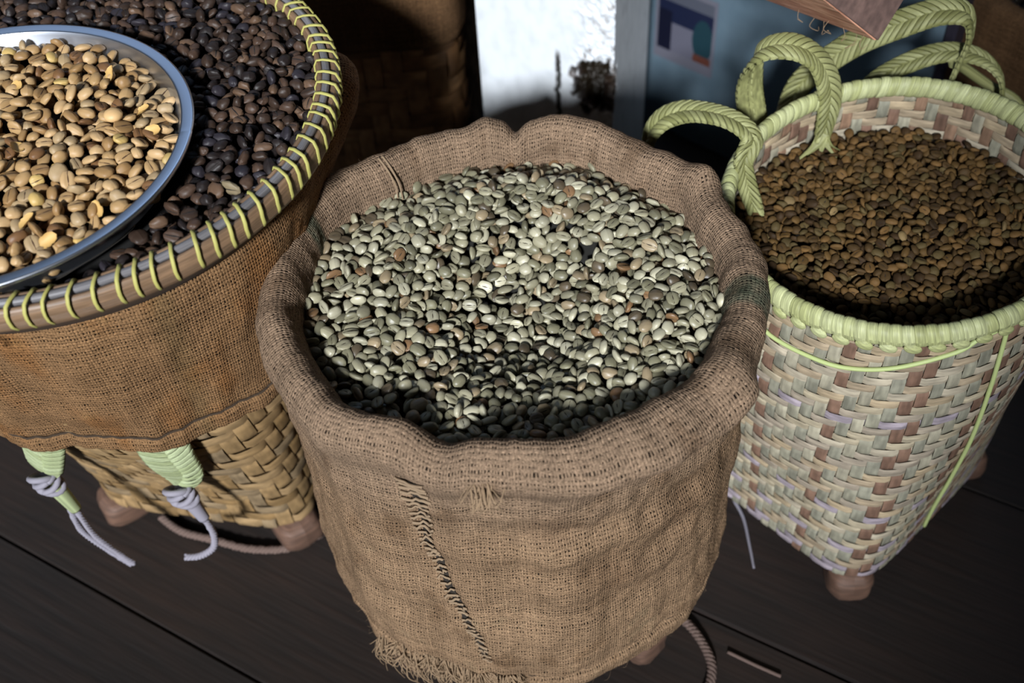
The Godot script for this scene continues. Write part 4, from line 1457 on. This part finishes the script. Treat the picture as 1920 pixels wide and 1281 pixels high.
# drops ellipsoids one by one on a height field until they reach the wanted surface
func heap(target: Callable, lo: Vector2, hi: Vector2, half: Vector3, spread: float, depth: float, seed_: int, most: int, tilt := 0.45) -> Array:
	var r := RandomNumberGenerator.new()
	r.seed = seed_
	var g := 0.0013
	var nx := int((hi.x - lo.x) / g) + 1
	var nz := int((hi.y - lo.y) / g) + 1
	var tgt := PackedFloat32Array(); tgt.resize(nx * nz)
	var H := PackedFloat32Array(); H.resize(nx * nz)
	var inside := PackedInt32Array()
	for j in nz:
		for i in nx:
			var y: float = target.call(lo.x + i * g, lo.y + j * g)
			tgt[j * nx + i] = y
			H[j * nx + i] = y - depth if y > -1 else -9.0
			if y > -1: inside.append(j * nx + i)
	var out := []
	var fails := 0
	while out.size() < most and fails < 4000:
		var sc := Vector3(r.randfn(1.0, spread), r.randfn(1.0, spread), r.randfn(1.0, spread)).clampf(0.75, 1.3)
		var hx := half * sc
		var R := Basis(Vector3.UP, r.randf() * TAU) * Basis(Vector3.RIGHT, r.randfn(0, tilt) + (PI if r.randf() < 0.45 else 0.0)) * Basis(Vector3.BACK, r.randfn(0, tilt * 0.7))
		if r.randf() < 0.16: R = Basis(Vector3.UP, r.randf() * TAU) * Basis(Vector3.RIGHT, PI / 2 + r.randfn(0, 0.3))
		var ax := R.x; var ay := R.y; var az := R.z
		var ia := 1.0 / (hx.x * hx.x); var ib := 1.0 / (hx.y * hx.y); var ic := 1.0 / (hx.z * hx.z)
		var mxx := ia * ax.x * ax.x + ib * ay.x * ay.x + ic * az.x * az.x
		var myy := ia * ax.y * ax.y + ib * ay.y * ay.y + ic * az.y * az.y
		var mzz := ia * ax.z * ax.z + ib * ay.z * ay.z + ic * az.z * az.z
		var mxy := ia * ax.x * ax.y + ib * ay.x * ay.y + ic * az.x * az.y
		var myz := ia * ax.z * ax.y + ib * ay.z * ay.y + ic * az.z * az.y
		var mxz := ia * ax.x * ax.z + ib * ay.x * ay.z + ic * az.x * az.z
		var ex := sqrt(hx.x * hx.x * ax.x * ax.x + hx.y * hx.y * ay.x * ay.x + hx.z * hx.z * az.x * az.x)
		var ez := sqrt(hx.x * hx.x * ax.z * ax.z + hx.y * hx.y * ay.z * ay.z + hx.z * hx.z * az.z * az.z)
		ex *= 0.93
		ez *= 0.93
		var kx := int(ex / g)
		var kz := int(ez / g)
		var offs := PackedInt32Array(); var bots := PackedFloat32Array(); var tops := PackedFloat32Array()
		for dj in range(-kz, kz + 1):
			for di in range(-kx, kx + 1):
				var dx := di * g
				var dz := dj * g
				var hb := mxy * dx + myz * dz
				var cc := (mxx * dx * dx + 2 * mxz * dx * dz + mzz * dz * dz) * 1.15 - 1.0
				var disc := hb * hb - myy * cc
				if disc < 0: continue
				var sq := sqrt(disc)
				offs.append(dj * nx + di)
				bots.append((-hb - sq * 0.8) / myy)
				tops.append((-hb + sq) / myy)
		var best := 9.0
		var by := 0.0
		var bi := -1
		var first: int = inside[r.randi() % inside.size()]
		for k in 4:
			var at := first
			if k: at = first + r.randi_range(-4, 4) * nx + r.randi_range(-4, 4)
			var ci := at % nx
			var cj := at / nx
			if ci <= kx or cj <= kz or ci >= nx - kx - 1 or cj >= nz - kz - 1: continue
			var y := -9.0
			for q in offs.size():
				var w := H[at + offs[q]] - bots[q]
				if w > y: y = w
			var over := y - tgt[at]
			if over < best:
				best = over; by = y; bi = at
		if bi < 0 or best > hx.y * 0.25 + 0.0006:
			fails += 1
			continue
		fails = maxi(fails - 60, 0)
		by -= 0.0003
		for q in offs.size():
			var w := by + tops[q]
			if w > H[bi + offs[q]]: H[bi + offs[q]] = w
		out.append([Transform3D(R.scaled_local(sc), Vector3(lo.x + (bi % nx) * g, by, lo.y + (bi / nx) * g)), bi, tops[tops.size() / 2], 0.0])
	for o in out: o[3] = o[0].origin.y + o[2] - H[o[1]]     # 0 when nothing lies above its middle
	return out

func seen_at(p: Vector3) -> Vector3:     # pixel of the photograph, and distance
	var b := Basis(Vector3.RIGHT, deg_to_rad(-PITCH)) * Basis(Vector3.BACK, deg_to_rad(-ROLL))
	var q := b.inverse() * (p - EYE)
	return Vector3(960 + FOCAL * q.x / -q.z, 640.5 - FOCAL * q.y / -q.z, -q.z)

# rim = [centre, radius, height]: hides what lies below the line of sight over it
func behind_rim(p: Vector3, rim: Array) -> bool:
	if rim.is_empty(): return false
	var d := EYE - p
	var o := Vector2(p.x - rim[0].x, p.z - rim[0].y)
	var v := Vector2(d.x, d.z)
	var a := v.dot(v); var b := 2 * o.dot(v); var c: float = o.dot(o) - rim[1] * rim[1]
	var disc := b * b - 4 * a * c
	if disc < 0: return false
	var s := (-b + sqrt(disc)) / (2 * a)
	return p.y + d.y * s < rim[2]

# the nearest 300 become things of their own, all others one mass
func beans(spec: Dictionary) -> void:
	var target: Callable = spec.target
	var where: Callable = spec.where
	var shapes := []
	for k in 3:
		var h: Vector3 = spec.half * [Vector3.ONE, Vector3(1.08, 0.95, 0.92), Vector3(0.9, 1.05, 1.02)][k]
		shapes.append(bean_shape(spec.name, h.x, h.z, h.y, spec.crease, k + spec.seed, spec.lump))
	var mats := []
	for c in spec.colors:
		var m := mat(c, spec.rough)
		m.metallic_specular = spec.get("spec", 0.4)
		if spec.has("coat"):
			m.clearcoat_enabled = true
			m.clearcoat = spec.coat
			m.clearcoat_roughness = 0.35
		mats.append(m)
	var cm := mat(spec.crease_color, 0.9)
	var all: Array = heap(spec.target, spec.lo, spec.hi, spec.half, spec.spread, spec.depth, spec.seed, spec.most, spec.get("tilt", 0.45))
	var pick := []
	for k in all.size():
		var p: Vector3 = all[k][0].origin
		var s := seen_at(p)
		if all[k][3] < -0.0035 or s.x < -10 or s.x > 1930 or s.y < -10 or s.y > 1290 or behind_rim(p, spec.get("rim", [])): continue
		pick.append([s.z, k])
	pick.sort_custom(func(a, b): return a[0] < b[0])
	var chosen := {}
	for q in pick.slice(0, 300): chosen[q[1]] = true
	var r := RandomNumberGenerator.new()
	r.seed = spec.seed + 50
	var rest := []
	var tones := []
	for k in all.size():
		var x: Transform3D = all[k][0]
		var tone: int = weighted(r, spec.weights)
		if not chosen.has(k):
			rest.append(x)
			tones.append(tone)
			continue
		var sh: Array = shapes[r.randi() % 3]
		var o := MeshInstance3D.new()
		o.mesh = sh[0]
		o.material_override = mats[tone]
		o.transform = x
		put(o, spec.name)
		var lie := "rounded side up" if x.basis.y.normalized().y > 0.5 else ("crease up" if x.basis.y.normalized().y < -0.5 else "on its edge")
		tag(o, "%s%s %s %s, %s" % [size_word(x), spec.tones[tone], spec.says, lie, where.call(x.origin)], "bean", spec.group)
		part("crease", sh[1], cm, o)
	# the mass
	var am := ArrayMesh.new()
	var src: ArrayMesh = shapes[0][0]
	var bm := mat(Color.WHITE, spec.rough)
	bm.metallic_specular = spec.get("spec", 0.4)
	bm.vertex_color_use_as_albedo = true
	if spec.has("coat"):
		bm.clearcoat_enabled = true
		bm.clearcoat = spec.coat
		bm.clearcoat_roughness = 0.35
	am.add_surface_from_arrays(Mesh.PRIMITIVE_TRIANGLES, src.surface_get_arrays(0))
	am.surface_set_material(0, bm)
	var src2: ArrayMesh = shapes[0][1]
	am.add_surface_from_arrays(Mesh.PRIMITIVE_TRIANGLES, src2.surface_get_arrays(0))
	am.surface_set_material(1, cm)
	var mm := MultiMesh.new()
	mm.transform_format = MultiMesh.TRANSFORM_3D
	mm.use_colors = true
	mm.mesh = am
	mm.instance_count = rest.size()
	for k in rest.size():
		mm.set_instance_transform(k, rest[k])
		var c: Color = spec.colors[tones[k]]
		mm.set_instance_color(k, (c * r.randf_range(0.85, 1.08)).srgb_to_linear())
	var o := MultiMeshInstance3D.new()
	o.multimesh = mm
	put(o, spec.plural)
	tag(o, spec.mass, "beans", "", "stuff")
	# what lies under the top layers
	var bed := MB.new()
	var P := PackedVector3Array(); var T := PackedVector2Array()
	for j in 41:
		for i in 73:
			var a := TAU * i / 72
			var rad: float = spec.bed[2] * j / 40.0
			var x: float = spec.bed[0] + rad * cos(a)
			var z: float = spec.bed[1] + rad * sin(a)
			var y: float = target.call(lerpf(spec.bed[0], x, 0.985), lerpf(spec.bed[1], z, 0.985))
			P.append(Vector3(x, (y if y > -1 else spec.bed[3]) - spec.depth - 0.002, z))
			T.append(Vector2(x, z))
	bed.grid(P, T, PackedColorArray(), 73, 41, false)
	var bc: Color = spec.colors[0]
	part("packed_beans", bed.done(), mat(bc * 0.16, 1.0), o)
	print(spec.name, " ", all.size(), " individuals ", chosen.size(), " of ", pick.size())

func size_word(x: Transform3D) -> String:
	var v := x.basis.x.length() * x.basis.y.length() * x.basis.z.length()
	return "small " if v < 0.87 else ("plump " if v > 1.15 else "")

func weighted(r: RandomNumberGenerator, w: Array) -> int:
	var t := 0.0
	for x in w: t += x
	var q := r.randf() * t
	for i in w.size():
		q -= w[i]
		if q <= 0: return i
	return 0

func green_target(x: float, z: float) -> float:
	var p := Vector2(x, z + 0.535)
	var phi := p.angle()
	if p.length() > mid_R(phi) - 0.0148: return -9.0
	var c := p - Vector2(0.014, 0.004)
	var rho := c.length()
	var back := 0.5 - 0.5 * c.y / maxf(rho, 0.001)
	# the hollow is steep at the back and right, wide towards the front and left
	var q := Vector2(c.x / (0.050 if c.x > 0 else 0.072), c.y / (0.056 if c.y < 0 else 0.082)).length()
	var h := 0.353 - 0.046 * exp(-q * q) + (0.018 * back) * exp(-pow((rho - 0.086) / 0.029, 2))
	h -= 0.006 * smoothstep(0.095, 0.135, p.length()) * smoothstep(-0.2, 0.6, -p.y / maxf(p.length(), 0.001))
	return h + 0.003 * nz3(x * 22, 2.0, z * 22)

func green_where(p: Vector3) -> String:
	var c := Vector2(p.x - 0.012, p.z + 0.523)
	var side := "left " if c.x < 0 else "right "
	if c.length() < 0.045: return "in the hollow of the green beans"
	if c.y > 0.09: return "tight against the sack's near rim" if c.x > -0.03 else "near the sack's open seam"
	if c.y > 0.05: return side + "front slope of the green beans"
	if c.y < -0.05: return side + "far ridge of the green beans"
	return "beside the sack's " + side + "rim roll"

func pan_target(x: float, z: float) -> float:
	var p := Vector2(x - PN.x, z - PN.z)
	var rr := p.length()
	if rr > 0.1218: return -9.0
	return 0.4570 - 0.028 * (z - PN.z) * 1.0 + 0.006 * exp(-pow(rr / 0.09, 2)) + 0.0035 * nz3(x * 20, 5.0, z * 20) - 0.003 * smoothstep(0.09, 0.1215, rr)

func pan_where(p: Vector3) -> String:
	var c := Vector2(p.x - PN.x, p.z - PN.z)
	if c.length() > 0.1: return "along the pan's near wall" if c.y > 0 else "along the pan's far wall"
	if c.x > 0.05: return "in the pan's right part"
	if c.length() < 0.05: return "in the middle of the pan"
	return "in the pan's near part" if c.y > 0 else "in the pan's far part"

func tray_target(x: float, z: float) -> float:
	var p := Vector2(x - TR.x, z - TR.z)
	if p.length() > 0.1790: return -9.0
	var q := Vector2(x - PN.x, z - PN.z).length()
	if q < 0.1305: return -9.0
	var edge := smoothstep(0.12, 0.18, p.length())
	var h := 0.449 - 0.006 * edge + 0.004 * nz3(x * 18, 8.0, z * 18) 
	if q < 0.150: h = minf(h, lerpf(0.443, 0.452, smoothstep(0.129, 0.150, q)))
	return h

func tray_where(p: Vector3) -> String:
	var rim := Vector2(p.x - TR.x, p.z - TR.z).length() > 0.165
	if p.z > -0.53: return "by the tray's near rim" if rim else "between pan and near tray rim"
	if Vector2(p.x - PN.x, p.z - PN.z).length() < 0.152: return "against the pan's outside"
	if rim: return "by the tray's right rim"
	return "on the tray right of the pan" if p.z > -0.66 else "on the tray behind the pan"

func brown_target(x: float, z: float) -> float:
	var p := Vector2(x - RB.x, z - RB.z)
	if p.length() > 0.1180: return -9.0
	return 0.3035 + 0.10 * p.x - 0.04 * p.y + 0.010 * exp(-pow(p.length() / 0.08, 2)) + 0.003 * nz3(x * 20, 3.0, z * 20)

func brown_where(p: Vector3) -> String:
	var c := Vector2(p.x - RB.x, p.z - RB.z)
	if c.length() > 0.1: return "behind the right basket's near rim" if c.y > 0.04 else "by the right basket's left rim"
	if c.length() < 0.035: return "in the right basket's centre"
	if c.y > 0.02: return "in the right basket's near half" if c.x < 0 else "in the right basket's near right part"
	return "in the right basket's left half" if c.x < 0 else "in the right basket's far right part"

func far_target(x: float, z: float) -> float:
	var p := Vector2(x - BR.x, z - BR.z)
	if p.length() > 0.15: return -9.0
	return 0.235 + 0.01 * nz3(x * 9, 1.0, z * 9)

func husk_mesh(k: int) -> ArrayMesh:
	var mb := MB.new()
	var n := 11
	for side in 2:
		var P := PackedVector3Array(); var T := PackedVector2Array()
		for j in n:
			for i in n:
				var u := i / float(n - 1) * 2 - 1
				var v := j / float(n - 1) * 2 - 1
				var w := sqrt(maxf(0.0, 1 - u * u)) * (0.9 + 0.2 * nz3(u * 3, k * 4.0, 1))
				var a := v * w * 1.25
				var r := 1.0 - side * 0.06
				P.append(Vector3(u * 0.0062, (-cos(a) * r + 0.25 * u * u) * 0.0040, sin(a) * r * 0.0044 + 0.0006 * nz3(u * 4, v * 4, k * 3.0)))
				T.append(Vector2(u, v))
		mb.grid(P, T, PackedColorArray(), n, n, side == 1)
	return mb.done()

func husks() -> void:
	var kinds := [husk_mesh(1), husk_mesh(2), husk_mesh(3)]
	var m := mat(Color(0.74, 0.60, 0.36), 0.6)
	m.backlight_enabled = true
	m.backlight = Color(0.25, 0.18, 0.08)
	var words := ["curled golden husk among the tan beans, beside the pan's right wall", "upright golden husk in the middle of the tan beans", "split golden husk lying near the pan's near wall", "folded golden husk in the pan's far part", "open golden husk at the left of the pan", "pale golden husk leaning on the steel near the pan's lip"]
	var at := [[0.098, -0.030], [0.028, 0.004], [0.062, 0.088], [0.010, -0.060], [-0.035, 0.030], [0.108, -0.008], [0.085, 0.062], [0.045, 0.070], [-0.02, -0.075], [0.07, -0.07]]
	for k in at.size():
		var x: float = PN.x + at[k][0]
		var z: float = PN.z + at[k][1]
		var o := part("husk", kinds[k % 3], m)
		o.position = Vector3(x, pan_target(x, z) + 0.0055, z)
		o.basis = Basis(Vector3.UP, k * 1.9) * Basis(Vector3.RIGHT, 0.6 * sin(k * 2.3)) * Basis(Vector3.BACK, 0.5 * cos(k * 1.7))
		var near := "beside the pan's near wall" if at[k][1] > 0.055 else ("in the pan's far part" if at[k][1] < -0.05 else ("at the pan's right wall" if at[k][0] > 0.09 else "in the middle of the pan"))
		tag(o, "%s golden %s of coffee husk on the tan beans, %s" % [["curled", "upright", "open"][k % 3], ["half", "shell", "flake", "piece"][k % 4], near], "husk", "husks among the tan beans")
	var rb := part("round_bean", blob(Vector3(0.0062, 0.0040, 0.0060), 5, 0.05), mat(Color(0.76, 0.62, 0.43), 0.55))
	rb.position = Vector3(PN.x + 0.083, pan_target(PN.x + 0.083, PN.z - 0.022) + 0.005, PN.z - 0.022)
	tag(rb, "large round pale bean lying among the tan beans near the pan's right wall", "bean")

func all_beans() -> void:
	husks()
	beans({"name": "green_coffee_bean", "plural": "green_coffee_beans", "says": "raw coffee bean", "half": Vector3(0.0051, 0.0029, 0.0042), "crease": 0.32, "lump": 0.10, "rough": 0.42, "spec": 0.45, "seed": 100, "spread": 0.08, "depth": 0.018, "most": 5200,
		"colors": [Color(0.54, 0.52, 0.43), Color(0.64, 0.62, 0.53), Color(0.445, 0.43, 0.345), Color(0.53, 0.47, 0.37), Color(0.45, 0.345, 0.24), Color(0.31, 0.27, 0.21)], "weights": [5, 4, 4, 1.6, 0.5, 0.9],
		"tones": ["grey-green", "pale grey-green", "dull green", "yellowish", "orange-brown", "dark brown-green"], "crease_color": Color(0.20, 0.17, 0.12), "target": green_target, "lo": Vector2(-0.17, -0.705), "hi": Vector2(0.17, -0.365), "rim": [Vector2(0, -0.535), 0.150, 0.375],
		"group": "raw green beans in the middle sack", "where": green_where, "mass": "heap of grey-green raw coffee beans with a hollow, filling the middle burlap sack", "bed": [0.0, -0.535, 0.145, 0.34]})
	beans({"name": "tan_coffee_bean", "plural": "tan_coffee_beans", "says": "parchment coffee bean", "half": Vector3(0.0055, 0.0035, 0.0047), "crease": 0.26, "lump": 0.10, "rough": 0.5, "spec": 0.4, "seed": 200, "spread": 0.09, "depth": 0.010, "most": 2600,
		"colors": [Color(0.62, 0.50, 0.34), Color(0.68, 0.56, 0.40), Color(0.54, 0.42, 0.27), Color(0.60, 0.51, 0.38), Color(0.42, 0.30, 0.19), Color(0.70, 0.59, 0.36)], "weights": [5, 4, 3, 3, 1.2, 0.5],
		"tones": ["honey tan", "light tan", "brownish tan", "greyish tan", "dark brown", "bright yellow"], "crease_color": Color(0.26, 0.17, 0.10), "target": pan_target, "lo": Vector2(-0.47, -0.72), "hi": Vector2(-0.19, -0.445), "rim": [Vector2(PN.x, PN.z), 0.128, 0.465],
		"group": "tan beans in the steel pan", "where": pan_where, "mass": "tan husked coffee beans filling the steel pan", "bed": [PN.x, PN.z, 0.1205, 0.45]})
	beans({"name": "dried_coffee_cherry", "plural": "dried_coffee_cherries", "says": "dried coffee cherry", "half": Vector3(0.0053, 0.0039, 0.0045), "crease": 0.20, "lump": 0.20, "rough": 0.5, "spec": 0.38, "seed": 300, "spread": 0.13, "depth": 0.016, "most": 4200,
		"colors": [Color(0.20, 0.150, 0.120), Color(0.26, 0.195, 0.155), Color(0.13, 0.105, 0.10), Color(0.34, 0.26, 0.20), Color(0.16, 0.145, 0.165), Color(0.46, 0.41, 0.32)], "weights": [5, 4, 4, 2, 2.4, 0.35],
		"tones": ["dark brown", "reddish brown", "black-brown", "mid brown", "blue-black", "pale grey"], "crease_color": Color(0.07, 0.05, 0.04), "target": tray_target, "lo": Vector2(-0.50, -0.84), "hi": Vector2(-0.10, -0.44), "rim": [Vector2(TR.x, TR.z), 0.189, 0.45],
		"group": "dried cherries on the winnowing tray", "where": tray_where, "mass": "dark dried coffee cherries heaped on the winnowing tray round the pan", "bed": [TR.x, TR.z, 0.1795, 0.445]})
	beans({"name": "brown_coffee_bean", "plural": "brown_coffee_beans", "says": "coffee bean", "half": Vector3(0.0043, 0.0026, 0.0035), "crease": 0.28, "lump": 0.12, "rough": 0.65, "spec": 0.25, "seed": 400, "spread": 0.09, "depth": 0.014, "most": 5200,
		"colors": [Color(0.33, 0.25, 0.14), Color(0.38, 0.285, 0.165), Color(0.27, 0.205, 0.12), Color(0.31, 0.26, 0.16), Color(0.21, 0.155, 0.095), Color(0.46, 0.385, 0.26)], "weights": [5, 3, 4, 3, 2, 0.4],
		"tones": ["olive brown", "light brown", "deep brown", "greenish brown", "dark brown", "pale buff"], "crease_color": Color(0.13, 0.09, 0.05), "target": brown_target, "lo": Vector2(0.15, -0.76), "hi": Vector2(0.455, -0.46), "rim": [Vector2(RB.x, RB.z), 0.1245, 0.342],
		"group": "brown beans in the right basket", "where": brown_where, "mass": "olive-brown coffee beans filling the right basket", "bed": [RB.x, RB.z, 0.1175, 0.300]})
	beans({"name": "black_coffee_bean", "plural": "black_coffee_beans", "says": "coffee bean", "half": Vector3(0.0048, 0.0032, 0.0038), "crease": 0.2, "lump": 0.2, "rough": 0.5, "seed": 500, "spread": 0.1, "depth": 0.008, "most": 1500,
		"colors": [Color(0.14, 0.10, 0.07), Color(0.20, 0.14, 0.09), Color(0.10, 0.08, 0.06)], "weights": [3, 2, 3], "tones": ["near-black", "dark brown", "sooty black"], "crease_color": Color(0.05, 0.04, 0.03), "target": far_target, "lo": Vector2(0.5, -1.18), "hi": Vector2(0.82, -0.86),
		"rim": [Vector2(BR.x, BR.z), 0.17, 0.27], "group": "dark beans in the far right sack", "where": func(_p: Vector3) -> String: return "in the sack in the far right corner", "mass": "dark beans filling the sack in the far right corner", "bed": [BR.x, BR.z, 0.149, 0.23]})
